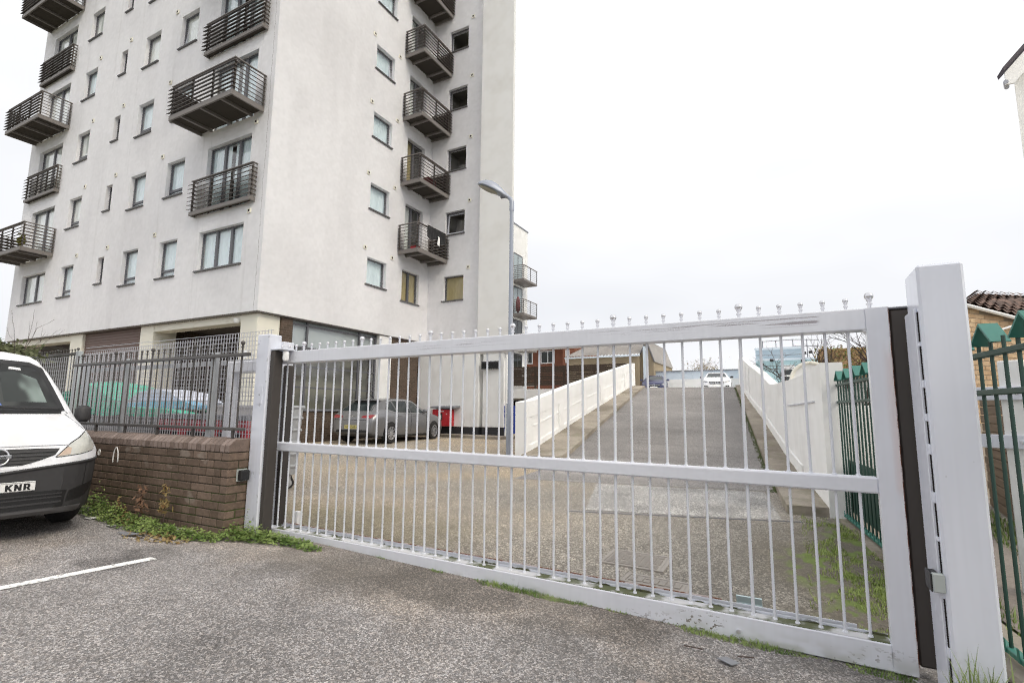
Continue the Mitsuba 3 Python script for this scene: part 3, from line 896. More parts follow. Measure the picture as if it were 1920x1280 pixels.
part(gw, 'blind', bld(box(-13.5, -13.48, 10.52, 14.18, 1.17, 3.04)), mat('shopblind', lambda p, n, uv: mix((0.20, 0.20, 0.16), (0.10, 0.10, 0.085), smoothstep(0.35, 0.7, fbm(p.y * 1.2, p.z * 1.6, 3.0, 3))), 0.9))
# white box and pier under the wing, with black plinths
part(tb, 'white_box', bld(cbox(-13.0, -10.21, 16.58, 19.0, 0.56, 3.60, 0.012)), 'm_white')
part(tb, 'plinth', bld(box(-13.0, -10.23, 16.6, 18.9, 0.0, 0.558)), 'm_plinth')
part(tb, 'white_pier', bld(cbox(-10.06, -9.17, 16.63, 17.4, 0.57, 3.275, 0.012)), 'm_white')
part(tb, 'plinth', bld(box(-10.08, -9.19, 16.65, 17.3, 0.0, 0.568)), 'm_plinth')
part(tb, 'recess', bld(box(-10.205, -10.07, 17.1, 17.2, 0.0, 3.6)), 'm_dark')
lv = part(tb, 'louvre_box')
part(lv, 'box', bld(box(-10.06, -9.32, 16.50, 16.628, 2.70, 2.98)), 'm_frame')
part(lv, 'blades', bld(cat([box(-10.04, -9.34, 16.48, 16.499, 2.72 + i * 0.04, 2.742 + i * 0.04) for i in range(6)])), 'm_dark', kind='stuff')
part(tb, 'pipe', bld(tube([(-8.99, 16.52, 0.2), (-8.99, 16.52, 3.2)], 0.04)), 'm_white')
# camera dome under the beam
part(tb, 'security_light', bld(lathe([(0.0, -0.11), (0.06, -0.1), (0.085, -0.04), (0.085, 0.03), (0, 0.03)], 12).apply_translation((-13.95, 9.33, 3.70))), 'm_whiteplastic', smooth=40)

# balcony contents
bx = lambda a, o, z, s: bld(mapped(cbox(a - s[0] / 2, a + s[0] / 2, o, o + s[1], z, z + s[2], 0.02), SIDE))
def drape_cloth(a0, a1, o, z0, z1, n=18):
    aa = np.linspace(a0, a1, n)
    rows = []
    for k, z in enumerate(np.linspace(z1, z0, 5)):
        rows.append(np.stack([aa, o + 0.015 * np.sin(aa * 37 + k), np.full(n, z) - (0.05 * np.sin(aa * 9) if k == 4 else 0)], -1))
    v = np.concatenate(rows)
    f = [q for k in range(4) for i in range(n - 1) for q in ((k * n + i, k * n + i + 1, (k + 1) * n + i + 1), (k * n + i, (k + 1) * n + i + 1, (k + 1) * n + i))]
    return bld(mapped(trimesh.Trimesh(v, f, process=False), SIDE))
single('laundry', drape_cloth(15.35, 16.55, 1.035, 7.72, 8.20), 'm_black', 'black washing hung over the rail of the lowest tower balcony on the right face', 'laundry')
single('white_cloth', drape_cloth(15.98, 16.12, 1.06, 7.55, 7.92, 6), 'm_whiteplastic', 'narrow white cloth hanging among the black washing', 'laundry')
single('broom', bld(mapped(tube([(15.02, 0.75, 7.2), (14.97, 0.93, 8.42)], 0.012, 6), SIDE)), 'm_timber', 'thin pole leaning in the corner of the lowest right face balcony', 'broom')
single('balcony_box', bx(15.05, 0.6, 7.15, (0.3, 0.25, 0.16)), 'm_red', 'red tub on the floor of the lowest right face balcony', 'tub')
single('balcony_crate', bx(15.95, 0.45, 9.9, (0.5, 0.3, 0.45)), mat('plum', (0.20, 0.06, 0.07), 0.7), 'plum coloured bundle on the second balcony up the right face', 'bundle')
single('white_bag', bx(15.1, 0.7, 12.66, (0.16, 0.16, 0.2)), 'm_whiteplastic', 'white bag on the third balcony up the right face', 'bag')
single('plant_pot', bld(mapped(lathe([(0, 0), (0.1, 0), (0.13, 0.22), (0.11, 0.22), (0, 0.2)], 10).apply_translation((-14.0, 0.85, 10.02)), FRONT)), 'm_whiteplastic', 'white pot on the floor of the large projecting front balcony', 'plant pot', smooth=40)
hb = [bld(mapped(trimesh.creation.icosphere(1, 0.05 + 0.03 * RNG.random()).apply_translation((-26.35 + 0.3 * RNG.random(), 0.78 + 0.2 * RNG.random(), 7.45 + 0.4 * RNG.random())), FRONT)) for _ in range(16)]
single('balcony_plant', cat(hb), mat('yellowgreen', (0.35, 0.34, 0.05), 0.8), 'yellow green plant behind the slats of the lowest left balcony', 'plant')

# kerbed island in front of the white box
isl = thing('kerb_island', 'low kerbed island along the foot of the white ground floor box', 'kerb')
part(isl, 'kerb', mapped(cbox(-14.2, -9.6, 17.15, 17.27, -0.05, 0.125, 0.02), lambda a, b, c: (a, b - 0.0 * a, c + G(a, b))), 'm_concrete')
part(isl, 'paving', mapped(box(-14.2, -9.6, 17.271, 18.2, -0.05, 0.115), lambda a, b, c: (a, b, c + G(a, b))), 'm_path')

# ------------------------------------------------------------------ the sliding gate
GO, GDIR, GNRM = np.array([0.469, 3.317, 0.0]), np.array([0.99934, -0.0363, 0.0]), np.array([0.0363, 0.99934, 0.0])
gm = frame_map(GO, GDIR, GNRM)
gate = thing('sliding_gate', 'long pale grey sliding gate of vertical bars with ball finials', 'gate')
GL = -5.86
part(gate, 'top_rail', gm(cbox(-5.20, -0.0845, 0.0, 0.10, 1.619, 1.7365, 0.005)), 'm_gate')
part(gate, 'middle_rail', gm(cbox(GL + 0.1, -0.0845, 0.012, 0.088, 0.763, 0.8455, 0.008)), 'm_gate')
part(gate, 'bottom_rail', gm(cbox(GL + 0.1, -0.0845, 0.0, 0.10, -0.088, 0.0395, 0.005)), 'm_gate')
part(gate, 'dirt_ledge', gm(box(-4.9, -0.09, 0.008, 0.096, 0.0396, 0.043)), 'm_ledge')
part(gate, 'back_plate', gm(box(-4.95, -0.09, 0.101, 0.107, -0.07, 0.054)), mat('mossplate', lambda p, n, uv: mix((0.60, 0.62, 0.68), mi.Color3f(0.065, 0.068, 0.03) * (0.6 + 0.8 * fbm(p.x * 60, p.z * 60, 1.0, 2)), smoothstep(0.0, 0.10, fbm(p.x * 11, p.y * 11, p.z * 22, 4) * 0.9 - 0.40 - (p.z - 0.043) * 9.0 + 0.06 * smoothstep(-4.0, -0.5, p.x))), 0.5))
part(gate, 'guide_rail', gm(cat(box(-4.95, -0.22, 0.150, 0.156, -0.06, 0.060))), 'm_gate')
part(gate, 'guide_edge', gm(box(-4.95, -0.9, 0.1565, 0.170, -0.06, 0.064)), 'm_rust')
part(gate, 'end_stile', gm(cbox(-0.0844, 0.016, 0.0002, 0.0998, -0.088, 1.7365, 0.0012)), 'm_gate')
fil = [(0.0, 0.0), (-0.022, 0.0)] + [(-0.022 + 0.022 * math.sin(t), -0.022 + 0.022 * math.cos(t)) for t in np.linspace(0.15, math.pi / 2, 7)]
part(gate, 'corner_weld', gm(mapped(ext(Polygon(fil), 0.09), lambda a, z, o: (-0.0846 + a, 0.005 + o, 1.6188 + z))), 'm_gate')
part(gate, 'rust_edge', gm(box(0.0155, 0.0185, 0.0, 0.09, -0.06, 1.735)), 'm_rust')
part(gate, 'safety_edge', gm(cbox(0.020, 0.135, 0.03, 0.09, -0.05, 1.725, 0.012)), 'm_rubber', label='dark rubber safety edge along the closing end of the gate')
part(gate, 'edge_cap', gm(cbox(0.019, 0.137, 0.028, 0.092, 1.726, 1.737, 0.003)), 'm_zincgrey')
part(gate, 'tail_stile', gm(cbox(GL, GL + 0.099, 0.0, 0.10, -0.075, 1.67, 0.008)), 'm_gate')
part(gate, 'tail_rail', gm(cbox(GL + 0.1, -5.201, 0.0, 0.10, 1.55, 1.67, 0.008)), 'm_gate')
ss = [-0.0583 - 0.1095 * j for j in range(7)]
k = 1
while ss[-1] - 0.1127 > -5.15:
    ss.append(-0.7163 - 0.1132 * k); k += 1
lean = random.Random(11)
for i, s in enumerate(ss):
    big = i == 0 or (i - 6) % 7 == 0
    r = 0.0098 if big else 0.0078
    if i > 0:
        bend = 0.006 * (lean.random() - 0.5)
        mid = [(s, 0.05, 0.0432), (s + bend, 0.05, 0.35), (s + bend * 0.6, 0.05, 0.764), (s, 0.05, 0.8445), (s - bend, 0.05, 1.2), (s, 0.05, 1.6192)]
        part(gate, 'bar', gm(tube(mid, r, 10, cap=False)), 'm_gate', smooth=True)
    R = 0.0225 if big else 0.0143
    st = 0.009 if big else 0.0068
    h = 0.052 if big else 0.044
    a = np.linspace(-1.15, math.pi / 2, 9)
    prof = [(st, 0), (st, h * 0.45), (st * 1.7, h * 0.5), (st * 1.7, h * 0.62), (st, h * 0.67), (st, h * 0.85), (st * 1.6, h * 0.9), (st * 1.6, h * 1.0)] + [(R * math.cos(t), h + R * 0.93 + R * math.sin(t)) for t in a]
    fin = lathe(prof, 14).apply_translation((s, 0.05, 1.7364))
    part(gate, 'finial', gm(fin), 'm_silver', smooth=35)
part(gate, 'weld_beads', gm(cat([lathe([(0.0145, -0.004), (0.012, 0.007), (0.007, 0.009)], 8).apply_translation((s, 0.05, z)) for s in ss[1:] for z in (0.0435, 0.846)])), 'm_gate', kind='stuff')
for s in (-0.79,):
    part(gate, 'bolt', gm(lathe([(0, 0.016), (0.012, 0.016), (0.014, 0.0), (0.0, -0.002)], 8).apply_transform(trimesh.transformations.rotation_matrix(math.pi / 2, (1, 0, 0))).apply_translation((s, 0.0, -0.04))), 'm_silver')
# pale bracket on the ground behind the gate
bk = [(0, 0), (0.006, 0.0), (0.010, 0.05), (0.002, 0.09), (-0.004, 0.09), (0.004, 0.05)]
single('stop_bracket', mapped(ext(Polygon(bk), 0.15), lambda a, b, c: (-0.37 + c, 3.80 + a * 3 - 0.03 * c, b * 1.1 - 0.085)), 'm_bracket', 'small pale blue metal stop plate standing behind the bottom rail', 'bracket')

# right-hand post
rp = thing('gate_post', 'wide pale grey steel post at the closing end of the gate', 'gate post')
PX0, PX1, PY0, PY1, PZ = 0.562, 0.738, 3.010, 3.285, 1.874
part(rp, 'column', cbox(PX0, PX1, PY0, PY1, -0.2, PZ, 0.012), 'm_post')
part(rp, 'side_plate', cbox(PX0 - 0.014, PX0 - 0.0005, PY0 + 0.055, PY1 - 0.002, -0.2, PZ - 0.20, 0.003), 'm_post')
part(rp, 'seam', box(PX0 - 0.004, PX0 + 0.0005, PY0 + 0.040, PY0 + 0.052, -0.15, PZ - 0.22), 'm_dark')
z = -0.1
rz_ = random.Random(5)
while z < 1.6:
    h = 0.02 + 0.03 * rz_.random()
    part(rp, 'weld', cbox(PX0 - 0.008, PX0 + 0.002, PY0 + 0.036, PY0 + 0.056, z, z + h, 0.003), 'm_post')
    z += h + 0.09 + 0.12 * rz_.random()
pc = part(rp, 'sensor')
part(pc, 'body', cbox(PX0 - 0.045, PX0 - 0.0005, PY0 + 0.002, PY0 + 0.032, 0.395, 0.475, 0.004), 'm_greyplastic')
part(pc, 'eye', cbox(PX0 - 0.052, PX0 - 0.0455, PY0 + 0.004, PY0 + 0.115, 0.395, 0.475, 0.004), 'm_black')
part(pc, 'back_box', cbox(PX0 - 0.045, PX0 - 0.0145, PY0 + 0.033, PY0 + 0.115, 0.40, 0.47, 0.004), 'm_black')
single('thin_cable', tube([(0.455, 3.29, -0.09), (0.50, 3.2, -0.085), (0.55, 3.02, -0.098), (0.60, 2.9, -0.09), (0.66, 2.85, -0.1)], 0.003, 6), 'm_galv', 'thin wire trailing from the bottom corner of the gate', 'wire')

# left-hand posts
lp2 = thing('gate_post', 'pale grey steel post between the brick wall end and the gate', 'gate post')
LX0, LX1, LY0, LY1 = -4.64, -4.455, 3.335, 3.478
part(lp2, 'column', cbox(LX0, LX1, LY0, LY1, -0.1, 1.895, 0.010), 'm_post')
part(lp2, 'cover_plate', cbox(-4.585, -4.50, LY0 - 0.006, LY0 - 0.0005, 1.21, 1.40, 0.002), 'm_post')
part(lp2, 'lock', box(-4.545, -4.538, LY0 - 0.009, LY0 - 0.0062, 1.295, 1.31), 'm_black')
part(lp2, 'safety_edge', cbox(LX1 + 0.0005, LX1 + 0.062, LY0 + 0.02, LY1 - 0.02, 0.0, 1.73, 0.008), 'm_rubber')
br = part(lp2, 'roller_bracket')
part(br, 'plate', cbox(-4.454, -4.285, LY0 + 0.02, LY1 + 0.02, 1.735, 1.75, 0.003), 'm_post')
part(br, 'roller', lathe([(0, -0.1), (0.022, -0.1), (0.03, -0.085), (0.03, -0.02), (0.02, -0.001), (0, 0)], 12).apply_translation((-4.325, 3.43, 1.733)), 'm_whiteplastic', smooth=40)
ph = part(lp2, 'sensor')
part(ph, 'body', cbox(-4.6465, -4.6405, 3.225, 3.333, 0.485, 0.60, 0.002), 'm_greyplastic')
part(ph, 'eye', cbox(-4.640, -4.585, 3.235, 3.325, 0.495, 0.59, 0.008), 'm_black')
bp = thing('guide_post', 'grey steel guide post standing behind the gate at its left end', 'post')
part(bp, 'column', cbox(-4.80, -4.665, 3.66, 3.80, -0.1, 1.87, 0.008), 'm_post')
part(bp, 'safety_edge', cbox(-4.6645, -4.60, 3.68, 3.78, 0.0, 1.62, 0.008), 'm_rubber')
single('marker_post', cbox(-4.43, -4.37, 3.72, 3.77, -0.02, 0.16, 0.006), 'm_whiteplastic', 'short white marker stub by the foot of the left gate post', 'post')

# ------------------------------------------------------------------ low brick wall and its railing
WX, WY, WT = -4.647, 3.137, 0.33
bw = thing('brick_wall', 'low brown brick wall with bevelled brick coping and weeds at its foot', 'wall')
part(bw, 'mortar', cat(box(-12.5, WX - 0.006, WY + 0.006, WY + WT - 0.006, -0.2, 0.757)), 'm_mortar')
brk = random.Random(2)
for row in range(-1, 10):
    z0 = row * 0.0755
    x = WX - (0.0 if row % 2 == 0 else 0.1125)
    if row % 2:
        part(bw, 'brick', cbox(WX - 0.1025, WX + 0.0, WY, WY + 0.215, z0 + 0.005, z0 + 0.0705, 0.004), 'm_brick')
        part(bw, 'brick', cbox(WX - 0.09, WX + 0.0, WY + 0.225, WY + WT, z0 + 0.005, z0 + 0.0705, 0.004), 'm_brick')
        x = WX - 0.1125
    else:
        part(bw, 'brick', cbox(WX - 0.215, WX, WY, WY + 0.1025, z0 + 0.005, z0 + 0.0705, 0.004), 'm_brick')
        part(bw, 'brick', cbox(WX - 0.0945, WX, WY + 0.1125, WY + WT, z0 + 0.005, z0 + 0.0705, 0.004), 'm_brick')
        x = WX - 0.225
    while x > -7.75:
        j = 0.0025 * (brk.random() - 0.5)
        part(bw, 'brick', cbox(x - 0.2155, x, WY + j, WY + 0.1, z0 + 0.005, z0 + 0.0705, 0.004), 'm_brick')
        x -= 0.225
cop = [(0.0, 0.762), (0.0, 0.825), (0.062, 0.878), (WT - 0.062, 0.878), (WT, 0.825), (WT, 0.762)]
x = WX
while x > -8.4:
    j = 0.002 * (brk.random() - 0.5)
    part(bw, 'coping_brick', prism_yz([(WY + a + j, b + j) for a, b in cop], x - 0.064, x), 'm_coping')
    x -= 0.0745
part(bw, 'coping_bed', prism_yz([(WY + 0.012, 0.763), (WY + 0.012, 0.82), (WY + 0.07, 0.868), (WY + WT - 0.07, 0.868), (WY + WT - 0.012, 0.82), (WY + WT - 0.012, 0.763)], x, WX - 0.01), 'm_mortar')
part(bw, 'coping', prism_yz([(WY + a, b) for a, b in cop], -12.5, x), 'm_brick')
arc = lambda cx, cz, rx, rz0, a0, a1: tube([(cx + rx * math.cos(t), WY - 0.001, cz + rz0 * math.sin(t)) for t in np.linspace(a0, a1, 14)], 0.007, 5)
part(bw, 'chalk_mark', cat(arc(-6.62, 0.60, 0.05, 0.13, -0.2, 3.4), arc(-6.98, 0.66, 0.02, 0.03, 0, 6.0), arc(-7.2, 0.68, 0.05, 0.035, 0.3, 2.6)), 'm_whiteplastic')

rf = thing('railing_fence', 'dark metal railing with ball tips mounted on the brick wall coping', 'fence')
FY = 3.262
xl, xr = -8.12, -4.70
part(rf, 'top_rail', cbox(xl, xr + 0.06, FY - 0.02, FY + 0.02, 1.68, 1.712, 0.004), 'm_railing')
part(rf, 'bottom_rail', cbox(xl, xr + 0.06, FY - 0.02, FY + 0.02, 0.955, 0.985, 0.004), 'm_railing')
i, x = 0, -4.75
while x > xl:
    big = i % 7 == 0
    r = 0.0095 if big else 0.0068
    part(rf, 'bar', tube([(x, FY, 0.986), (x + 0.004 * (brk.random() - 0.5), FY, 1.35), (x, FY, 1.679)], r, 8, cap=False), 'm_railing', smooth=True)
    R = 0.022 if big else 0.0135
    a = np.linspace(-1.2, math.pi / 2, 7)
    prof = [(r, 0), (r, 0.05), (r * 1.6, 0.055), (r * 1.6, 0.065), (r, 0.07), (r, 0.08)] + [(R * math.cos(t), 0.08 + R * 0.9 + R * math.sin(t)) for t in a]
    part(rf, 'finial', lathe(prof, 10).apply_translation((x, FY, 1.7122)), 'm_railing', smooth=35)
    x -= 0.113
    i += 1
for x in (-4.80, -5.45, -6.1, -6.75, -7.4, -8.05):
    part(rf, 'foot', cat(box(x - 0.012, x + 0.012, FY - 0.012, FY + 0.012, 0.86, 0.954), box(x - 0.035, x + 0.035, FY - 0.03, FY + 0.03, 0.955, 0.9549 + 0.02)), 'm_railing')
for x, w_ in ((-5.26, 0.04), (-6.95, 0.022)):
    part(rf, 'bracing_post', cbox(x - w_, x + w_, FY + 0.03, FY + 0.09, 0.85, 1.74, 0.006), 'm_galv')
rf2 = thing('railing_fence', 'farther length of dark railing set back behind the van', 'fence')
F2 = 4.75
part(rf2, 'top_rail', cbox(-14.6, -11.7, F2 - 0.025, F2 + 0.025, 2.13, 2.18, 0.004), 'm_railing')
part(rf2, 'bottom_rail', cbox(-14.6, -11.7, F2 - 0.025, F2 + 0.025, 1.0, 1.04, 0.004), 'm_railing')
x, i = -11.75, 0
while x > -14.55:
    part(rf2, 'bar', tube([(x, F2, 0.4), (x, F2, 2.129)], 0.010, 6, cap=False), 'm_railing', smooth=True)
    R = 0.026 if i % 7 == 0 else 0.017
    part(rf2, 'finial', lathe([(0.009, 0), (0.009, 0.04)] + [(R * math.cos(t), 0.04 + R * 0.9 + R * math.sin(t)) for t in np.linspace(-1.2, math.pi / 2, 6)], 8).apply_translation((x, F2, 2.181)), 'm_railing', smooth=35)
    x -= 0.113; i += 1
part(rf2, 'end_post', cbox(-11.73, -11.63, F2 - 0.04, F2 + 0.04, 0.0, 2.2, 0.006), 'm_galv')


def wire_mesh(x0, x1, y, z0, z1, dx, dzz, w, sag=0.0):
    """square prisms for each wire of a welded mesh sheet"""
    ms = []
    zt = lambda x: z1 + sag * (x - x1)
    for x in np.arange(x0, x1, dx):
        ms.append(box(x - w / 2, x + w / 2, y - w / 2, y + w / 2, z0, zt(x)))
    z = z0
    while z < z1 + 0.0:
        ms.append(box(x0, x1, y + w / 2 + 0.0003, y + w * 1.5, z - w / 2, z + w / 2))
        z += dzz
    return cat(ms)


mf = thing('mesh_fence', 'grey welded wire mesh sheet rising above the dark railing', 'fence')
part(mf, 'mesh', wire_mesh(-8.8, -4.82, 3.645, 0.55, 2.01, 0.05, 0.05, 0.0058, 0.022), 'm_meshwire', kind='stuff')
part(mf, 'mesh', wire_mesh(-8.4, -4.72, 3.42, 0.95, 1.72, 0.075, 0.075, 0.003), 'm_meshwire', kind='stuff')
part(mf, 'mesh', wire_mesh(-13.6, -8.9, 4.2, 0.5, 2.0, 0.075, 0.075, 0.005), 'm_meshwire', kind='stuff')
for x in (-8.8,):
    part(mf, 'post', cbox(x - 0.03, x + 0.03, 3.66, 3.72, -0.1, 1.80, 0.005), 'm_galv')
part(mf, 'frame_rail', cbox(-8.8, -4.82, 3.66, 3.69, 1.66, 1.70, 0.004), 'm_galv')
part(mf, 'tag', box(-5.30, -5.22, 3.640, 3.6435, 1.72, 1.80), 'm_whiteplastic')

# ------------------------------------------------------------------ vehicles
def loft(stations, sub=4, nr=5):
    """stations: (u, half width at sill, half width at belt, half width at roof edge, z bottom, z belt, z top); u from front to back, symmetric"""
    st = np.array(stations, float)
    us = []
    for i in range(len(st) - 1):
        us += list(np.linspace(st[i, 0], st[i + 1, 0], sub, endpoint=False))
    us = np.array(us + [st[-1, 0]])
    cols = [np.interp(us, st[:, 0], st[:, k]) for k in range(1, 7)]
    rings = []
    for u, ws, wb, wr, zb, zl, zt in zip(us, *cols):
        zm = zb + (zl - zb) * 0.45
        half = [(0, zb), (ws * 0.86, zb), (ws * 0.97, zb + 0.04), (ws * 1.0, zm), ((ws + wb) / 2 * 1.005, (zm + zl) / 2), (wb, zl),
                (wb + (wr - wb) * 0.5 + 0.008, zl + (zt - zl) * 0.46), (wr + 0.01, zl + (zt - zl) * 0.86), (wr * 0.93, zl + (zt - zl) * 0.955), (wr * 0.6, zt - 0.006), (0, zt)]
        ring = half + [(-y, z) for y, z in half[-2:0:-1]]
        rings.append([(u, y, z) for y, z in ring])
    n = len(rings[0])
    v = np.array(rings).reshape(-1, 3)
    f = []
    for i in range(len(rings) - 1):
        for k in range(n):
            q = (k + 1) % n
            f += [(i * n + k, i * n + q, (i + 1) * n + q), (i * n + k, (i + 1) * n + q, (i + 1) * n + k)]
    for e in (0, len(rings) - 1):
        c = len(v)
        v = np.vstack([v, v[e * n:(e + 1) * n].mean(0)])
        f += [(c, e * n + k, e * n + (k + 1) % n) for k in range(n)]
    return trimesh.Trimesh(v, f, process=True)


def cast(pts, d, mesh):
    """distance along d from each point to the first hit on mesh (nan where none)"""
    tri = mesh.triangles
    a, e1, e2 = tri[:, 0], tri[:, 1] - tri[:, 0], tri[:, 2] - tri[:, 0]
    h = np.cross(np.broadcast_to(d, e2.shape), e2)
    det = (e1 * h).sum(1)
    ok = np.abs(det) > 1e-10
    a, e1, e2, h, det = a[ok], e1[ok], e2[ok], h[ok], det[ok]
    s = pts[:, None] - a[None]
    u = (s * h).sum(-1) / det
    q = np.cross(s, e1[None])
    w = (q @ d) / det
    t = (q * e2).sum(-1) / det
    hit = (u >= -1e-6) & (w >= -1e-6) & (u + w <= 1 + 1e-6) & (t > 0)
    t = np.where(hit, t, np.inf).min(1)
    return np.where(np.isfinite(t), t, np.nan)


def decal(mesh, poly, axis, off=0.004, size=0.05, start=None):
    """a thin skin over the part of the mesh seen through poly when looking along axis ('+u','-u','+y','-y')"""
    v2, f = trimesh.creation.triangulate_polygon(Polygon(poly) if not hasattr(poly, 'exterior') else poly, engine='earcut')
    v3, f = trimesh.remesh.subdivide_to_size(np.c_[v2, np.zeros(len(v2))], f, size)
    a, b = v3[:, 0], v3[:, 1]
    far = 8.0
    if axis[1] == 'u':
        o, d = np.stack([np.full_like(a, -far if axis[0] == '+' else far), a, b], -1), np.array([1.0 if axis[0] == '+' else -1.0, 0, 0])
    else:
        o, d = np.stack([a, np.full_like(a, -far if axis[0] == '+' else far), b], -1), np.array([0, 1.0 if axis[0] == '+' else -1.0, 0])
    t = cast(o, d, mesh)
    bad = np.isnan(t)
    if bad.any():
        good = np.where(~bad)[0]
        near = good[np.argmin(((v3[bad][:, None] - v3[good][None]) ** 2).sum(-1), 1)]
        t[bad] = t[near]
    return trimesh.Trimesh(o + d * (t - off)[:, None], f, process=True)


def place_car(x, y, ang, z):
    """car-local (u back from the nose, lateral to its left, up) to world; ang: heading"""
    fw, lt = np.array([math.cos(ang), math.sin(ang), 0]), np.array([-math.sin(ang), math.cos(ang), 0])
    return lambda m: mapped(m, lambda u, l, w: (x - u * fw[0] + l * lt[0], y - u * fw[1] + l * lt[1], z + w))


def wheel(mp, car, u, l, r, side, wd=0.19, rim_mat='m_silver', spokes=10):
    rot = trimesh.transformations.rotation_matrix(math.pi / 2, (1, 0, 0))
    w = part(car, 'wheel')
    h = wd / 2
    t = lathe([(r * 0.62, -h), (r * 0.9, -h), (r * 0.99, -h * 0.7), (r, 0), (r * 0.99, h * 0.7), (r * 0.9, h), (r * 0.62, h)], 28).apply_transform(rot).apply_translation((u, l, r))
    part(w, 'tyre', mp(t), 'm_tyre', smooth=40)
    o = side * h * 0.85
    sp = []
    for k in range(spokes):
        s = mapped(box(0.03, r * 0.61, -0.018, 0.018, -0.012, 0.012), lambda a, b, c: (a, b, c))
        s = s.apply_transform(trimesh.transformations.rotation_matrix(2 * math.pi * k / spokes, (0, 0, 1)))
        sp.append(s)
    sp.append(lathe([(r * 0.57, -0.02), (r * 0.64, -0.02), (r * 0.64, 0.02), (r * 0.57, 0.02)], 28))
    sp.append(lathe([(0, -0.015), (0.05, -0.015), (0.05, 0.015), (0, 0.015)], 12))
    part(w, 'rim', mp(cat(sp).apply_transform(rot).apply_translation((u, l + o, r))), rim_mat)
    part(w, 'disc', mp(lathe([(0, 0), (r * 0.6, 0)], 20).apply_transform(rot).apply_translation((u, l + o - side * 0.04, r))), 'm_black')


# white van, nose towards the gate
van = thing('van', 'white panel van with dark plastic bumper and cloudy headlamp parked by the brick wall', 'van')
VZ = float(G(-6.6, 1.9))
vm0 = place_car(-5.745, 1.88, -0.07, VZ)
vm = lambda m: vm0(mapped(m, lambda u, l, w: (u, l * 0.945, w - 0.075 * np.clip((w - 0.35) / 0.2, 0, 1) - 0.02 * np.clip((w - 1.2) / 0.4, 0, 1))))
VS = [(0.00, 0.44, 0.46, 0.44, 0.24, 0.55, 0.69), (0.03, 0.56, 0.58, 0.55, 0.21, 0.62, 0.78), (0.08, 0.66, 0.68, 0.62, 0.20, 0.66, 0.87), (0.16, 0.735, 0.75, 0.67, 0.19, 0.72, 0.935), (0.30, 0.80, 0.81, 0.70, 0.19, 0.80, 1.00),
      (0.50, 0.835, 0.84, 0.715, 0.2, 0.86, 1.065), (0.72, 0.84, 0.847, 0.72, 0.2, 0.93, 1.135), (0.80, 0.84, 0.847, 0.715, 0.2, 0.97, 1.19), (1.05, 0.84, 0.847, 0.69, 0.2, 1.02, 1.43), (1.30, 0.84, 0.847, 0.655, 0.2, 1.05, 1.65),
      (1.45, 0.84, 0.847, 0.64, 0.2, 1.06, 1.735), (1.75, 0.84, 0.847, 0.64, 0.2, 1.06, 1.81), (2.4, 0.84, 0.847, 0.66, 0.2, 1.06, 1.86), (3.9, 0.84, 0.845, 0.67, 0.22, 1.06, 1.85), (4.3, 0.83, 0.83, 0.66, 0.3, 1.05, 1.80), (4.4, 0.8, 0.8, 0.62, 0.4, 1.0, 1.7)]
vb = loft(VS, 4)
zsplit = lambda y: 0.655 + 0.10 * abs(y)
lower, upper = [], []
for sgn in (1, -1):
    half = trimesh.intersections.slice_mesh_plane(vb, (0, sgn, 0), (0, 0, 0))
    nn = np.array([0, -0.10 * sgn, 1.0]); oo = np.array([0, 0, 0.655])
    front = trimesh.intersections.slice_mesh_plane(half, (-1, 0, 0), (0.62, 0, 0))
    upper.append(trimesh.intersections.slice_mesh_plane(half, (1, 0, 0), (0.62, 0, 0)))
    upper.append(trimesh.intersections.slice_mesh_plane(front, nn, oo))
    lower.append(trimesh.intersections.slice_mesh_plane(front, -nn, oo))
ub = cat(upper); ub.merge_vertices()
lb = cat(lower); lb.merge_vertices()
part(van, 'body', vm(ub), 'm_vanpaint', smooth=35)
bump = lb.copy()
part(van, 'bumper', vm(bump), 'm_bumper', smooth=35)
part(van, 'bumper_lip', vm(tube([(0.62, 0.85, 0.715 + 0.02), (0.30, 0.812, 0.735), (0.16, 0.752, 0.728), (0.08, 0.682, 0.72), (0.03, 0.585, 0.71), (0.0, 0.45, 0.698), (-0.008, 0, 0.652), (0.0, -0.45, 0.698), (0.03, -0.585, 0.71), (0.08, -0.682, 0.72), (0.16, -0.752, 0.728), (0.30, -0.812, 0.735)], 0.012, 8)), 'm_bumper', smooth=True)
wsp = [(-0.66, 1.175), (0.66, 1.175), (0.585, 1.62), (0.50, 1.675), (0, 1.70), (-0.50, 1.675), (-0.585, 1.62)]
ws_skin = decal(vb, wsp, '+u', 0.004, 0.08)
ws = part(van, 'windscreen')
part(ws, 'glass', vm(ws_skin), mat('windscreen', lambda p, n, uv: mix((0.012, 0.013, 0.012), (0.05, 0.053, 0.05), smoothstep(0.42, 0.62, fbm(p.y * 3.0, p.z * 3.2, 1.0, 3))), 0.05, spec=0.35), smooth=True)
rim_o = Polygon(wsp).buffer(0.012)
part(ws, 'seal', vm(decal(vb, rim_o.difference(Polygon(wsp).buffer(-0.035)), '+u', 0.0065, 0.08)), 'm_black', smooth=True)
part(ws, 'dash_papers', vm(decal(vb, [(-0.5, 1.215), (0.18, 1.215), (0.16, 1.262), (-0.5, 1.275)], '+u', 0.0062, 0.1)), 'm_blueprint')
part(ws, 'tax_disc', vm(decal(vb, [(0.30, 1.60), (0.40, 1.59), (0.40, 1.615), (0.31, 1.625)], '+u', 0.0063, 0.1)), 'm_whiteplastic')
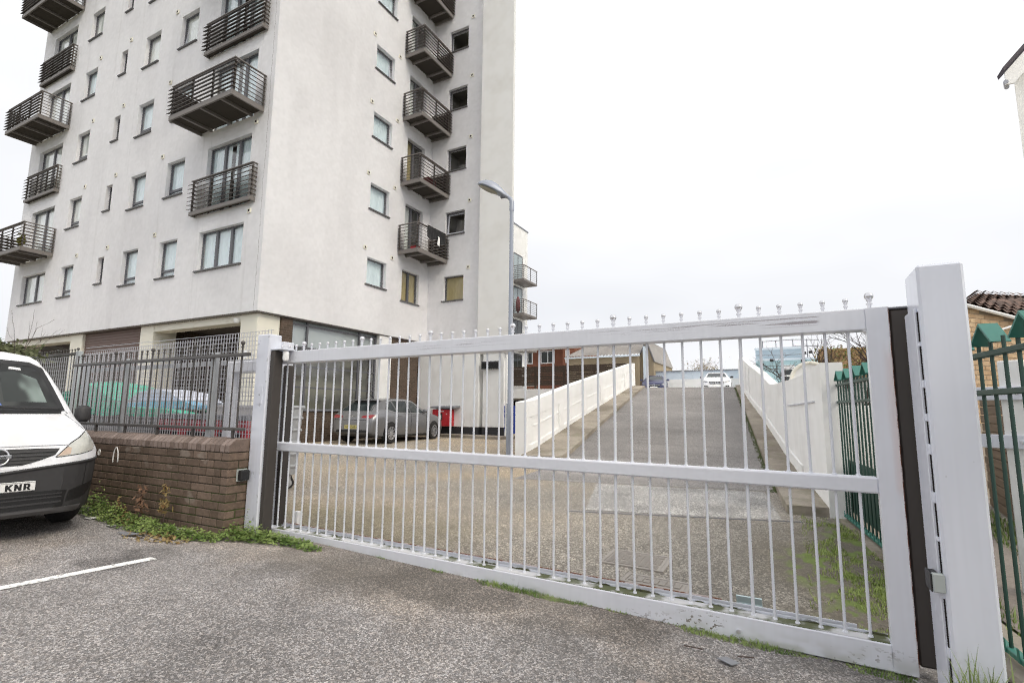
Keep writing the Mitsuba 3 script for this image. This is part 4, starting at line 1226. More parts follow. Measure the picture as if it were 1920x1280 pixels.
part(ws, 'reflection_card', vm(decal(vb, [(0.20, 1.25), (0.54, 1.25), (0.51, 1.50), (0.34, 1.58), (0.22, 1.56)], '+u', 0.0058, 0.06)), mat('tint', lambda p, n, uv: mix((0.03, 0.035, 0.033), (0.22, 0.27, 0.25), smoothstep(0.35, 0.7, fbm(p.y * 5.0, p.z * 4.0, 2.0, 3))), 0.08, spec=0.35), label='pale greenish tinted area of the windscreen')
for y0, y1 in ((0.62, -0.05), (0.05, -0.6)):
    o = [(0.775, y0, 1.165), (0.765, (y0 + y1) / 2, 1.172), (0.80, y1, 1.205)]
    part(ws, 'wiper', vm(tube(np.array(o) + (-0.03, 0, 0.015), 0.011, 6)), 'm_black', smooth=True)
part(van, 'cowl', vm(decal(vb, [(-0.69, 1.135), (0.69, 1.135), (0.665, 1.18), (-0.665, 1.18)], '+u', 0.003, 0.1)), 'm_black', smooth=True)
gr = part(van, 'grille')
part(gr, 'panel', vm(decal(vb, [(-0.43, 0.838), (-0.25, 0.844), (0.25, 0.844), (0.43, 0.838), (0.39, 0.785), (0.28, 0.745), (0.15, 0.71), (-0.15, 0.71), (-0.28, 0.745), (-0.39, 0.785)], '+u', 0.004, 0.05)), 'm_black', smooth=True)
for z, hw in ((0.82, 0.40), (0.79, 0.37), (0.762, 0.30), (0.735, 0.22)):
    part(gr, 'bar', vm(decal(vb, [(-hw, z - 0.006), (hw, z - 0.006), (hw, z + 0.006), (-hw, z + 0.006)], '+u', 0.014, 0.05)), 'm_bumper', smooth=True)
ring = np.array([(0, 0.062 * math.cos(t), 0.787 + 0.062 * math.sin(t)) for t in np.linspace(0, 2 * math.pi, 33)])
ring[:, 0] = 0.012 + (ring[:, 2] - 0.72) * 0.28 - 0.02
em = part(van, 'emblem')
part(em, 'ring', vm(tube(ring, 0.0075, 8, cap=False)), 'm_chrome', smooth=True)
part(em, 'name_bar', vm(cbox(-0.012, 0.0, -0.078, 0.078, 0.771, 0.803, 0.004).apply_translation((0.012, 0, 0))), 'm_chrome')
tx = meshkit.text_mesh('NISSAN', 0.017, 0.0015, bold=True)
w_ = tx.bounds[1][0]
part(em, 'lettering', vm(mapped(tx, lambda a, b, c: (-0.0005 - c, -w_ * 0.45 + a * 0.9, 0.779 + b))), 'm_ink')
for sgn in (1, -1):
    hp_ = [(0.40 * sgn, 0.768), (0.58 * sgn, 0.785), (0.735 * sgn, 0.812), (0.785 * sgn, 0.87), (0.775 * sgn, 1.01), (0.66 * sgn, 0.955), (0.52 * sgn, 0.875)]
    hl = part(van, 'headlight')
    part(hl, 'lens', vm(decal(vb, hp_, '+u', 0.006, 0.04)), 'm_lamp', smooth=True, label='yellowed cloudy headlamp')
    part(hl, 'bezel', vm(decal(vb, Polygon(hp_).buffer(0.007), '+u', 0.0035, 0.05)), 'm_black', smooth=True)
    part(hl, 'indicator', vm(decal(vb, [(0.405 * sgn, 0.772), (0.505 * sgn, 0.785), (0.52 * sgn, 0.84), (0.49 * sgn, 0.848)], '+u', 0.0075, 0.04)), 'm_amber', smooth=True)
    fl = part(van, 'fog_recess')
    part(fl, 'panel', vm(decal(vb, [(0.50 * sgn, 0.30), (0.66 * sgn, 0.32), (0.735 * sgn, 0.40), (0.74 * sgn, 0.51), (0.62 * sgn, 0.47), (0.52 * sgn, 0.42)], '+u', 0.004, 0.05)), 'm_black', smooth=True)
    mr = part(van, 'mirror')
    part(mr, 'shell', vm(cbox(0.84, 0.98, 0.815 * sgn - 0.065, 0.815 * sgn + 0.065, 1.05, 1.22, 0.035).apply_translation((0, 0.065 * sgn, 0))), 'm_bumper', smooth=50)
    part(mr, 'arm', vm(box(0.87, 0.93, min(0.74 * sgn, 0.84 * sgn), max(0.74 * sgn, 0.84 * sgn), 1.03, 1.09)), 'm_bumper')
    for u in (0.80, 3.45): wheel(vm, van, u, 0.745 * sgn, 0.305, sgn, rim_mat='m_greyplastic')
    part(van, 'side_window', vm(decal(vb, [(1.05, 1.10), (1.95, 1.10), (1.95, 1.62), (1.45, 1.62)], '-y' if sgn > 0 else '+y', 0.004, 0.1)), 'm_carglass', smooth=True)
for sgn in (1, -1):
    part(van, 'bonnet_seam', vm(decal(vb, [(0.655 * sgn, 1.135), (0.663 * sgn, 1.135), (0.715 * sgn, 0.972), (0.705 * sgn, 0.968)], '+u', 0.002, 0.05)), 'm_zincgrey')
    part(van, 'bumper_seam', vm(decal(vb, [(0.62 * sgn, 0.30), (0.625 * sgn, 0.30), (0.655 * sgn, 0.70), (0.65 * sgn, 0.70)], '+u', 0.003, 0.05)), 'm_black')
part(van, 'bonnet_edge', vm(decal(vb, [(-0.52, 0.868), (0.52, 0.868), (0.52, 0.862), (-0.52, 0.862)], '+u', 0.002, 0.05)), 'm_zincgrey')
ig = part(van, 'lower_intake')
part(ig, 'panel', vm(decal(vb, [(-0.50, 0.27), (0.48, 0.27), (0.50, 0.43), (0.42, 0.445), (-0.42, 0.445), (-0.50, 0.43)], '+u', 0.003, 0.05)), 'm_black', smooth=True)
for z in (0.31, 0.355, 0.40):
    part(ig, 'bar', vm(decal(vb, [(-0.46, z - 0.008), (0.46, z - 0.008), (0.46, z + 0.008), (-0.46, z + 0.008)], '+u', 0.012, 0.06)), 'm_bumper', smooth=True)
part(van, 'skirt', vm(decal(vb, [(-0.62, 0.205), (0.62, 0.205), (0.64, 0.262), (-0.64, 0.262)], '+u', 0.012, 0.06)), mat('skirt', (0.075, 0.073, 0.075), 0.5), smooth=True)
part(van, 'underbody', vm(box(0.5, 4.2, -0.6, 0.6, 0.16, 0.25)), 'm_black')
np_ = part(van, 'number_plate')
part(np_, 'plate', vm(cbox(-0.016, -0.006, -0.26, 0.26, 0.468, 0.579, 0.004)), 'm_plate')
part(np_, 'border', vm(cat(box(-0.0175, -0.0162, -0.256, 0.256, 0.570, 0.573), box(-0.0175, -0.0162, -0.256, 0.256, 0.474, 0.477))), 'm_ink')
for ch, pos in (('2', -0.040), ('K', 0.050), ('N', 0.110), ('R', 0.171)):
    t_ = meshkit.text_mesh(ch, 0.073, 0.002, bold=True)
    ww = t_.bounds[1][0]; sx = 0.0535 / ww
    part(np_, 'character', vm(cat(*[mapped(t_, lambda a, b, c: (-0.0163 - c - 0.0001 * k_, pos + a * sx * 0.9 + dx_, 0.4865 + b)) for k_, dx_ in enumerate((0.0, 0.0035, 0.007))])), 'm_ink')

# grey hatchback in the courtyard, seen from behind
CS = [(0.0, 0.60, 0.60, 0.50, 0.22, 0.55, 0.68), (0.15, 0.80, 0.78, 0.66, 0.18, 0.68, 0.78), (0.5, 0.88, 0.86, 0.72, 0.17, 0.82, 0.90), (1.05, 0.895, 0.875, 0.73, 0.17, 0.90, 0.99), (1.3, 0.895, 0.88, 0.70, 0.17, 0.92, 1.10), (1.9, 0.895, 0.885, 0.60, 0.17, 0.94, 1.41), (2.4, 0.895, 0.885, 0.585, 0.17, 0.95, 1.475), (3.0, 0.895, 0.885, 0.57, 0.17, 0.96, 1.46), (3.6, 0.89, 0.88, 0.55, 0.18, 1.0, 1.39), (3.95, 0.87, 0.86, 0.55, 0.22, 1.0, 1.22), (4.18, 0.83, 0.83, 0.58, 0.26, 0.93, 1.03), (4.33, 0.78, 0.77, 0.56, 0.32, 0.82, 0.90), (4.38, 0.70, 0.70, 0.5, 0.36, 0.75, 0.82)]
car = thing('car', 'grey metallic hatchback parked against the shop window behind the gate', 'car')
ang = math.radians(95.3)
cz = float(G(-12.2, 14.2))
cfw = np.array([math.cos(ang), math.sin(ang)])
cm = place_car(-12.46 + cfw[0] * 2.18, 14.5 + cfw[1] * 2.18, ang, cz)
cb = loft(CS, 4)
part(car, 'body', cm(cb), 'm_greycar', smooth=35)
part(car, 'rear_window', cm(decal(cb, [(-0.60, 1.03), (0.60, 1.03), (0.50, 1.31), (-0.50, 1.31)], '-u', 0.005, 0.08)), 'm_carglass', smooth=True)
part(car, 'spoiler', cm(cbox(3.55, 3.85, -0.52, 0.52, 1.36, 1.39, 0.012)), 'm_greycar')
part(car, 'windscreen', cm(decal(cb, [(-0.62, 1.04), (0.62, 1.04), (0.52, 1.36), (-0.52, 1.36)], '+u', 0.005, 0.1)), 'm_carglass', smooth=True)
for sgn in (1, -1):
    sw = part(car, 'side_window')
    ax = '-y' if sgn > 0 else '+y'
    for q in ([(1.45, 0.98), (2.35, 0.99), (2.35, 1.37), (1.98, 1.34)], [(2.41, 0.99), (3.15, 1.0), (3.15, 1.36), (2.41, 1.37)], [(3.21, 1.0), (3.72, 1.10), (3.45, 1.30), (3.21, 1.35)]):
        part(sw, 'pane', cm(decal(cb, q, ax, 0.005, 0.08)), 'm_carglass', smooth=True)
    part(sw, 'chrome_strip', cm(decal(cb, [(1.4, 0.955), (3.2, 0.975), (3.75, 1.09), (3.75, 1.075), (3.2, 0.96), (1.4, 0.94)], ax, 0.008, 0.1)), 'm_chrome', smooth=True)
    part(sw, 'roof_strip', cm(decal(cb, [(1.45, 0.985), (1.98, 1.36), (2.35, 1.395), (3.15, 1.38), (3.5, 1.31), (3.5, 1.325), (3.15, 1.40), (2.35, 1.415), (1.95, 1.375)], ax, 0.007, 0.1)), 'm_chrome', smooth=True)
    part(car, 'tail_light', cm(decal(cb, [(0.36 * sgn, 0.82), (0.72 * sgn, 0.80), (0.80 * sgn, 0.90), (0.70 * sgn, 0.915), (0.40 * sgn, 0.88)], '-u', 0.008, 0.05)), 'm_redlight', smooth=True)
    part(car, 'mirror', cm(cbox(1.42, 1.6, 0.92 * sgn - 0.08, 0.92 * sgn + 0.08, 0.98, 1.11, 0.03)), 'm_greycar', smooth=50)
    part(car, 'door_seam', cm(decal(cb, [(2.37, 0.35), (2.39, 0.35), (2.39, 0.95), (2.37, 0.95)], ax, 0.003, 0.1)), 'm_black')
    part(car, 'door_seam', cm(decal(cb, [(1.38, 0.35), (1.40, 0.35), (1.40, 0.92), (1.38, 0.92)], ax, 0.003, 0.1)), 'm_black')
    for q in (2.05, 2.95):
        part(car, 'door_handle', cm(decal(cb, [(q, 0.86), (q + 0.18, 0.865), (q + 0.18, 0.89), (q, 0.885)], ax, 0.02, 0.1)), 'm_greycar')
    part(car, 'sill', cm(decal(cb, [(0.98, 0.19), (3.15, 0.19), (3.15, 0.26), (0.98, 0.26)], ax, 0.004, 0.2)), 'm_black')
    for u in (0.86, 3.52):
        th = np.linspace(0, math.pi, 14)
        arch_ = [(u + 0.36 * math.cos(t), 0.32 + 0.37 * math.sin(t)) for t in th] + [(u - 0.36, 0.19), (u + 0.36, 0.19)]
        part(car, 'wheel_arch', cm(decal(cb, arch_, ax, 0.004, 0.08)), 'm_black')
        wheel(cm, car, u, 0.815 * sgn, 0.325, sgn, 0.2)
part(car, 'boot_crease', cm(decal(cb, [(-0.66, 0.745), (0.66, 0.745), (0.66, 0.76), (-0.66, 0.76)], '-u', 0.004, 0.08)), 'm_black')
part(car, 'badge', cm(lathe([(0, 0), (0.045, 0), (0.04, 0.012), (0, 0.012)], 14).apply_transform(trimesh.transformations.rotation_matrix(math.pi / 2, (0, 1, 0))).apply_translation((4.345, 0, 0.83))), 'm_chrome', smooth=40)
cpl = part(car, 'number_plate')
part(cpl, 'plate', cm(cbox(4.385, 4.395, -0.26, 0.26, 0.47, 0.582, 0.003)), 'm_yellowplate')
for i in range(7):
    if i == 4: continue
    a = -0.22 + i * 0.065
    part(cpl, 'character', cm(cat(box(4.3955, 4.397, a, a + 0.012, 0.49, 0.56), box(4.3955, 4.397, a + 0.030, a + 0.042, 0.49, 0.56), box(4.3955, 4.397, a + 0.013, a + 0.029, 0.515 + 0.03 * (i % 2), 0.53 + 0.03 * (i % 2)))), 'm_ink')
part(car, 'rear_diffuser', cm(decal(cb, [(-0.62, 0.36), (0.62, 0.36), (0.58, 0.44), (-0.58, 0.44)], '-u', 0.006, 0.1)), 'm_black')
part(car, 'aerial', cm(tube([(3.3, 0, 1.45), (3.42, 0, 1.53), (3.5, 0, 1.55)], 0.012, 6)), 'm_black')


# two cars on the upper deck, facing the ramp
def saloon(label, x, y, ang, z, paint):
    k = thing('car', label, 'car')
    mp = place_car(x, y, ang, z)
    S_ = [(0.0, 0.66, 0.66, 0.55, 0.22, 0.55, 0.66), (0.12, 0.80, 0.78, 0.68, 0.18, 0.66, 0.76), (0.4, 0.88, 0.86, 0.74, 0.17, 0.78, 0.87), (1.15, 0.905, 0.885, 0.74, 0.17, 0.88, 0.98), (1.35, 0.905, 0.89, 0.71, 0.17, 0.9, 1.05), (2.0, 0.905, 0.89, 0.58, 0.17, 0.93, 1.38), (2.5, 0.905, 0.89, 0.56, 0.17, 0.94, 1.44), (3.2, 0.905, 0.89, 0.56, 0.17, 0.96, 1.40), (4.0, 0.89, 0.87, 0.60, 0.2, 0.95, 1.06), (4.6, 0.8, 0.78, 0.6, 0.3, 0.8, 0.9)]
    b = loft(S_, 3)
    part(k, 'body', mp(b), paint, smooth=35)
    part(k, 'windscreen', mp(decal(b, [(-0.64, 1.03), (0.64, 1.03), (0.50, 1.34), (-0.50, 1.34)], '+u', 0.005, 0.1)), 'm_carglass', smooth=True)
    gq = part(k, 'grille')
    part(gq, 'panel', mp(decal(b, [(-0.42, 0.50), (0.42, 0.50), (0.46, 0.66), (-0.46, 0.66)], '+u', 0.006, 0.08)), 'm_black', smooth=True)
    part(gq, 'bar', mp(decal(b, [(-0.42, 0.575), (0.42, 0.575), (0.42, 0.60), (-0.42, 0.60)], '+u', 0.02, 0.1)), 'm_chrome')
    part(gq, 'star_ring', mp(tube([(-0.03, 0.075 * math.cos(t), 0.585 + 0.075 * math.sin(t)) for t in np.linspace(0, 2 * math.pi, 20)], 0.012, 6, cap=False)), 'm_chrome')
    for sgn in (1, -1):
        part(k, 'headlight', mp(decal(b, [(0.50 * sgn, 0.60), (0.78 * sgn, 0.64), (0.80 * sgn, 0.74), (0.56 * sgn, 0.68)], '+u', 0.006, 0.06)), mat('darklamp', (0.16, 0.17, 0.19), 0.1, coat=1.0) if 'm_darklamp' not in scene else 'm_darklamp', smooth=True)
        part(k, 'intake', mp(decal(b, [(0.42 * sgn, 0.28), (0.74 * sgn, 0.30), (0.76 * sgn, 0.42), (0.55 * sgn, 0.40)], '+u', 0.006, 0.06)), 'm_black', smooth=True)
        part(k, 'mirror', mp(cbox(1.5, 1.66, 0.95 * sgn - 0.1, 0.95 * sgn + 0.1, 0.98, 1.11, 0.03)), paint if paint == 'm_bluecar' else 'm_black', smooth=50)
        part(k, 'side_window', mp(decal(b, [(1.5, 0.97), (3.6, 0.99), (3.1, 1.32), (2.05, 1.33)], '-y' if sgn > 0 else '+y', 0.005, 0.1)), 'm_carglass', smooth=True)
        for u in (0.9, 3.7): wheel(mp, k, u, 0.82 * sgn, 0.33, sgn, 0.2)
    part(k, 'number_plate', mp(cbox(-0.02, -0.008, -0.26, 0.26, 0.38, 0.49, 0.003)), 'm_plate')
    return k


saloon('white saloon facing down the ramp from the upper deck', -4.10, 35.9, math.radians(-84), DECKZ, 'm_vanpaint')
saloon('dark blue car at the left of the ramp top, partly hidden by the crest', -8.55, 37.8, math.radians(-80), DECKZ, 'm_bluecar')

# ------------------------------------------------------------------ lamp, bins, cabinet
lamp = thing('street_lamp', 'grey street lamp on a tall column behind the gate', 'street lamp')
lx, ly = -6.16, 11.50
lz = float(G(lx, ly))
part(lamp, 'column', tube([(lx, ly, lz - 0.1), (lx, ly, 1.35)], 0.085, 16).apply_translation((0, 0, 0)), 'm_lamppost', smooth=40)
part(lamp, 'shaft', tube([(lx, ly, 1.351), (lx, ly, 6.35)], [0.062, 0.05], 14), 'm_lamppost', smooth=40)
part(lamp, 'sleeve', tube([(lx, ly, 6.351), (lx, ly, 6.60), (lx - 0.03, ly - 0.01, 6.68), (lx - 0.12, ly - 0.04, 6.76)], [0.062, 0.062, 0.055, 0.045], 12), 'm_lamppost', smooth=40)
hv, hf = [], []
ax_ = np.array([-0.78, -0.46, 0.40]); ax_ /= np.linalg.norm(ax_)
sd_ = np.cross(ax_, (0, 0, 1)); sd_ /= np.linalg.norm(sd_)
upv = np.cross(sd_, ax_)
h0 = np.array([lx - 0.09, ly - 0.03, 6.73])
sec = [(0.0, 0.045, 0.045, -0.04), (0.10, 0.07, 0.06, -0.05), (0.22, 0.12, 0.10, -0.05), (0.40, 0.155, 0.15, -0.035), (0.58, 0.165, 0.165, -0.03), (0.74, 0.145, 0.13, -0.03), (0.84, 0.09, 0.07, -0.03), (0.88, 0.03, 0.02, -0.02)]
K = 16
for s, w, ht, lo in sec:
    for k in range(K):
        t = 2 * math.pi * k / K
        b = math.sin(t)
        hv.append(h0 + ax_ * s + sd_ * w * 1.12 * math.cos(t) + upv * (ht * 1.35 * b if b > 0 else -lo * b))
for i in range(len(sec) - 1):
    for k in range(K):
        q = (k + 1) % K
        hf += [(i * K + k, i * K + q, (i + 1) * K + q), (i * K + k, (i + 1) * K + q, (i + 1) * K + k)]
hf += [((len(sec) - 1) * K, (len(sec) - 1) * K + k, (len(sec) - 1) * K + k + 1) for k in range(1, K - 1)]
part(lamp, 'head', trimesh.Trimesh(np.array(hv), hf, process=False), 'm_lamppost', smooth=50)
lv_ = [h0 + ax_ * (0.56 + 0.29 * math.cos(t)) + sd_ * 0.135 * math.sin(t) * (1.0 + 0.1 * math.cos(t)) - upv * (0.034 + 0.0) for t in np.linspace(0, 2 * math.pi, 25)[:-1]]
lv2 = [h0 + ax_ * 0.56 - upv * 0.075]
rings_ = [[h0 + ax_ * (0.56 + 0.29 * q * math.cos(t)) + sd_ * 0.135 * q * math.sin(t) - upv * (0.034 + 0.05 * (1 - q * q)) for t in np.linspace(0, 2 * math.pi, 25)[:-1]] for q in (1, 0.75, 0.4)]
vv = np.array([p for r_ in rings_ for p in r_] + [h0 + ax_ * 0.56 - upv * 0.084])
ff = []
for i in range(2):
    for k in range(24):
        q = (k + 1) % 24
        ff += [(i * 24 + k, i * 24 + q, i * 24 + 24 + q), (i * 24 + k, i * 24 + 24 + q, i * 24 + 24 + k)]
ff += [(48 + k, 48 + (k + 1) % 24, 72) for k in range(24)]
part(lamp, 'lens', trimesh.Trimesh(vv, ff, process=False), 'm_lens', smooth=50)
part(lamp, 'clamp', cbox(-0.05, 0.05, -0.03, 0.03, -0.03, 0.03, 0.008).apply_translation(h0 + ax_ * 0.14 - upv * 0.06), 'm_frame')
part(lamp, 'door', cbox(lx - 0.05, lx + 0.05, ly - 0.089, ly - 0.08, 0.45, 1.0, 0.003), 'm_lamppost')


def big_bin(key, x, y, z, w, d, h, m, ang=0.0):
    ca, sa = math.cos(ang), math.sin(ang)
    mp = lambda q: mapped(q, lambda a, b, c: (x + a * ca - b * sa, y + a * sa + b * ca, z + c))
    hull = trimesh.convex.convex_hull(np.array([(sx * w * (0.46 if c < 0.5 else 0.5), sy * d * (0.42 if c < 0.5 else 0.5), c) for sx in (-1, 1) for sy in (-1, 1) for c in (0.2, 0.2 + h)]))
    part(key, 'body', mp(hull), m)
    for k in range(5):
        zz = 0.3 + k * (h - 0.25) / 4
        f_ = 0.42 + 0.08 * (zz - 0.2) / h
        part(key, 'rib', mp(cbox(-w * 0.5 * (0.92 + 0.08 * (zz - .2) / h) - 0.02, w * 0.5 * (0.92 + 0.08 * (zz - .2) / h) + 0.02, -d * f_ - 0.02, d * f_ + 0.02, zz, zz + 0.03, 0.006)), m)
    for sx in (-1, 1):
        for sy in (-1, 1):
            c = part(key, 'castor')
            rot = trimesh.transformations.rotation_matrix(math.pi / 2, (1, 0, 0))
            part(c, 'tyre', mp(lathe([(0.05, -0.022), (0.08, -0.018), (0.08, 0.018), (0.05, 0.022)], 16).apply_transform(rot).apply_translation((sx * w * 0.38, sy * d * 0.34, 0.08))), 'm_tyre', smooth=40)
            part(c, 'hub', mp(lathe([(0, -0.026), (0.052, -0.024), (0.052, 0.024), (0, 0.026)], 12).apply_transform(rot).apply_translation((sx * w * 0.38, sy * d * 0.34, 0.08))), 'm_galv')
            part(c, 'fork', mp(box(sx * w * 0.38 - 0.03, sx * w * 0.38 + 0.03, sy * d * 0.34 - 0.035, sy * d * 0.34 - 0.029, 0.07, 0.21)), 'm_galv')
    return mp


gb = thing('galvanised_bin', 'galvanised wheeled waste bin just inside the left end of the gate', 'bin')
mp = big_bin(gb, -6.87, 5.08, float(G(-7, 5.2)), 1.1, 0.85, 0.93, 'm_galv', 0.93)
part(gb, 'lid', mp(cbox(-0.58, 0.58, -0.45, 0.45, 1.131, 1.17, 0.01)), 'm_galv')
bb = thing('blue_bin', 'dark blue wheeled bin beyond the white pier at the foot of the ramp', 'bin')
mp = big_bin(bb, -9.75, 18.3, float(G(-9.7, 18.3)), 0.9, 0.75, 1.0, 'm_blue', 0.1)
part(bb, 'lid', mp(cbox(-0.46, 0.46, -0.38, 0.38, 1.201, 1.27, 0.02)), 'm_blue')
single('orange_board', cbox(-10.35, -10.2, 18.9, 19.0, 0.1, 1.3, 0.01), mat('orange', (0.35, 0.13, 0.06), 0.7), 'orange brown board beside the dark blue bin', 'board')

rc = thing('red_cabinet', 'red cabinet with dark sloping lid standing against the white wall', 'cabinet')
mr_ = lambda m: bld(mapped(m, lambda a, b, c: (-11.60 + a, 16.575 - b, 0.58 + c)))
part(rc, 'body', mr_(cbox(-0.45, 0.34, 0.01, 0.33, 0.0, 0.62, 0.01)), 'm_red')
part(rc, 'lid', mr_(mapped(cbox(-0.50, 0.60, 0.0, 0.40, 0.70, 0.77, 0.01), lambda a, b, c: (a, b, c - 0.1 * b))), 'm_zincgrey')
part(rc, 'panel', mr_(box(-0.18, 0.02, 0.3305, 0.334, 0.22, 0.48)), 'm_black')
part(rc, 'label', mr_(box(-0.13, -0.03, 0.3342, 0.337, 0.25, 0.42)), 'm_plate')
part(rc, 'sign', mr_(cat(box(-0.14, 0.08, 0.3305, 0.333, 0.535, 0.57), box(0.18, 0.24, 0.3305, 0.333, 0.44, 0.47))), 'm_plate')

# ------------------------------------------------------------------ what is stacked behind the mesh fence


def heap(x0, x1, y0, y1, zlo, zfn, n=26, m=14):
    g = grid(np.linspace(x0, x1, n), np.linspace(y0, y1, m), zfn)
    return g


def mound(cx, cy, rx, ry, h, z0, seed, pw=1.5):
    def f(x, y):
        r = ((x - cx) / rx) ** 2 + ((y - cy) / ry) ** 2
        p = np.stack([x * 2.2, y * 2.2, np.full_like(x, seed)], -1)
        return z0 + h * np.clip(1 - r, 0, 1) ** (1 / pw) + 0.10 * (meshkit.fbm(p, 3, seed) - 0.5)
    return f


def draped(fn, x0, x1, y0, y1, zb):
    g = grid(np.linspace(x0, x1, 40), np.linspace(y0, y1, 16), fn)
    v, n, m = g.vertices.copy(), 40, 16
    idx = np.arange(n * m).reshape(n, m)
    loop = np.concatenate([idx[:, 0], idx[-1, 1:], idx[-2::-1, -1], idx[0, -2:0:-1]])
    low = v[loop].copy(); low[:, 2] = zb + 0.04 * RNG.random(len(low))
    low[:, :2] += 0.03 * (RNG.random((len(low), 2)) - 0.5)
    k = len(v)
    f = [*g.faces]
    for i in range(len(loop)):
        j = (i + 1) % len(loop)
        f += [(loop[i], loop[j], k + j), (loop[i], k + j, k + i)]
    return trimesh.Trimesh(np.vstack([v, low]), f, process=False)


def tarp1(x, y):
    prof = np.interp(x, [-13.2, -12.1, -11.5, -11.05, -10.8, -10.4, -9.4, -8.0], [1.42, 1.55, 1.66, 1.64, 1.50, 1.40, 1.26, 1.18])
    p = np.stack([x * 3.1, y * 3.1, x * 0 + 4.0], -1)
    return prof - 0.25 * ((y - 5.25) / 0.55) ** 2 * 0.5 + 0.09 * (meshkit.fbm(p, 4, 5) - 0.5)


single('green_tarpaulin', draped(tarp1, -13.2, -8.0, 4.80, 5.9, 1.12), 'm_tarp', 'bright green tarpaulin heaped over the stores behind the mesh fence', 'tarpaulin', smooth=50)
single('pale_tarpaulin', draped(lambda x, y: np.interp(x, [-9.4, -9.0, -8.63, -8.2, -7.85], [1.28, 1.43, 1.47, 1.42, 1.27]) - 0.1 * ((y - 4.75) / 0.4) ** 2 * 0.3 + 0.05 * (meshkit.fbm(np.stack([x * 4, y * 4, x * 0], -1), 3, 8) - 0.5), -9.4, -7.85, 4.5, 5.15, 1.2), 'm_paletarp', 'pale lilac sheet humped beside the green tarpaulin', 'tarpaulin', smooth=50)
single('blue_sheet', draped(lambda x, y: np.interp(x, [-9.0, -8.2, -7.6, -7.2], [1.25, 1.29, 1.29, 1.22]) - 0.03 * (meshkit.fbm(np.stack([x * 4, y * 4, x * 0], -1), 3, 2)), -9.0, -7.2, 4.32, 4.498, 1.14), 'm_tealsheet', 'light blue sheet below the pale lilac one', 'tarpaulin', smooth=50)
single('green_sheet', draped(lambda x, y: np.interp(x, [-9.6, -8.6, -7.6, -7.1], [1.17, 1.19, 1.17, 1.12]) - 0.04 * (meshkit.fbm(np.stack([x * 5, y * 4, x * 0], -1), 3, 2)), -9.6, -7.1, 4.12, 4.31, 1.03), 'm_tarp', 'narrow strip of green sheet under the light blue one', 'tarpaulin', smooth=50)
single('storage_cage', cat(box(-13.0, -7.0, 4.95, 5.7, 0.1, 1.1)), mat('cage', (0.20, 0.20, 0.21), 0.7), 'grey storage crates under the green tarpaulin', 'crate')
for i, (x0, x1) in enumerate(((-7.58, -7.02), (-6.96, -6.36), (-6.30, -5.72))):
    k = thing('red_barrier', ['red plastic barrier farthest left below the blue sheet', 'red plastic barrier in the middle below the blue sheet', 'red plastic barrier nearest the left gate post'][i], 'barrier', 'red barriers behind the mesh fence')
    part(k, 'panel', cbox(x0, x1, 4.05, 4.12, 0.62, 1.02, 0.015), mat('barrier', (0.36, 0.035, 0.05), 0.5) if 'm_barrier' not in scene else 'm_barrier')
    part(k, 'top_bar', cbox(x0, x1, 4.04, 4.13, 1.025, 1.09, 0.01), 'm_zincgrey')
    for q in range(3):
        a = x0 + 0.06 + q * (x1 - x0 - 0.12) / 3
        part(k, 'slot', box(a, a + 0.12, 4.045, 4.0495, 0.72, 0.88), 'm_black')
    part(k, 'foot', cbox(x0 + 0.1, x0 + 0.2, 4.0, 4.2, 0.0, 0.615, 0.01), 'm_red')
single('light_crate', cbox(-7.6, -5.8, 3.92, 3.99, 0.45, 0.60, 0.01), 'm_bluewhite', 'pale crate edge at the foot of the red barriers', 'crate')

# ------------------------------------------------------------------ far side: second wing, houses, deck furniture
wg = thing('apartment_wing', 'lower white apartment wing with balconies beyond the tower', 'building')
X2 = -18.98
part(wg, 'wall', box(-30, X2, 35.0, 38.36, 0, 16.2), 'm_white')
part(wg, 'coping', box(-30, X2 + 0.04, 34.96, 38.42, 16.201, 16.32), 'm_zincgrey')
for i, zf in enumerate((11.35, 8.62, 5.90, 3.2)):
    w = part(wg, 'window')
    part(w, 'frame', cat(box(X2, X2 + 0.03, 35.75, 35.85, zf + 0.1, zf + 2.45), box(X2, X2 + 0.03, 37.3, 37.4, zf + 0.1, zf + 2.45), box(X2, X2 + 0.03, 36.55, 36.62, zf + 0.1, zf + 2.4), box(X2, X2 + 0.03, 35.851, 37.299, zf + 2.4, zf + 2.5)), 'm_frame')
    part(w, 'glass', box(X2 + 0.002, X2 + 0.012, 35.86, 37.29, zf + 0.1, zf + 2.39), 'm_carglass' if i > 1 else mat('bluepane', (0.30, 0.36, 0.38), 0.08, spec=0.8) if 'm_bluepane' not in scene else 'm_bluepane')
    b = part(wg, 'balcony')
    Y0, Y1, XO = 35.35, 37.75, X2 + 1.2
    part(b, 'floor', cbox(X2 + 0.001, XO, Y0, Y1, zf - 0.05, zf + 0.12, 0.01), 'm_balcony')
    for y in (Y0 + 0.03, (Y0 + Y1) / 2, Y1 - 0.03): part(b, 'post', box(XO - 0.06, XO - 0.02, y - 0.02, y + 0.02, zf + 0.121, zf + 1.15), 'm_slat')
    part(b, 'top_rail', cat(box(XO - 0.08, XO, Y0 - 0.05, Y1 + 0.05, zf + 1.151, zf + 1.2), box(X2, XO - 0.081, Y0 - 0.04, Y0 + 0.02, zf + 1.151, zf + 1.2)), 'm_balcony')
    for q in range(6):
        z = zf + 0.25 + q * 0.15
        part(b, 'slat', cat(blade((XO - 0.02, Y0 - 0.06, z), (XO - 0.02, Y1 + 0.06, z), (1, 0, 0), wd=0.08), blade((X2, Y0, z), (XO - 0.07, Y0, z), (0, -1, 0), wd=0.08)), 'm_slat')
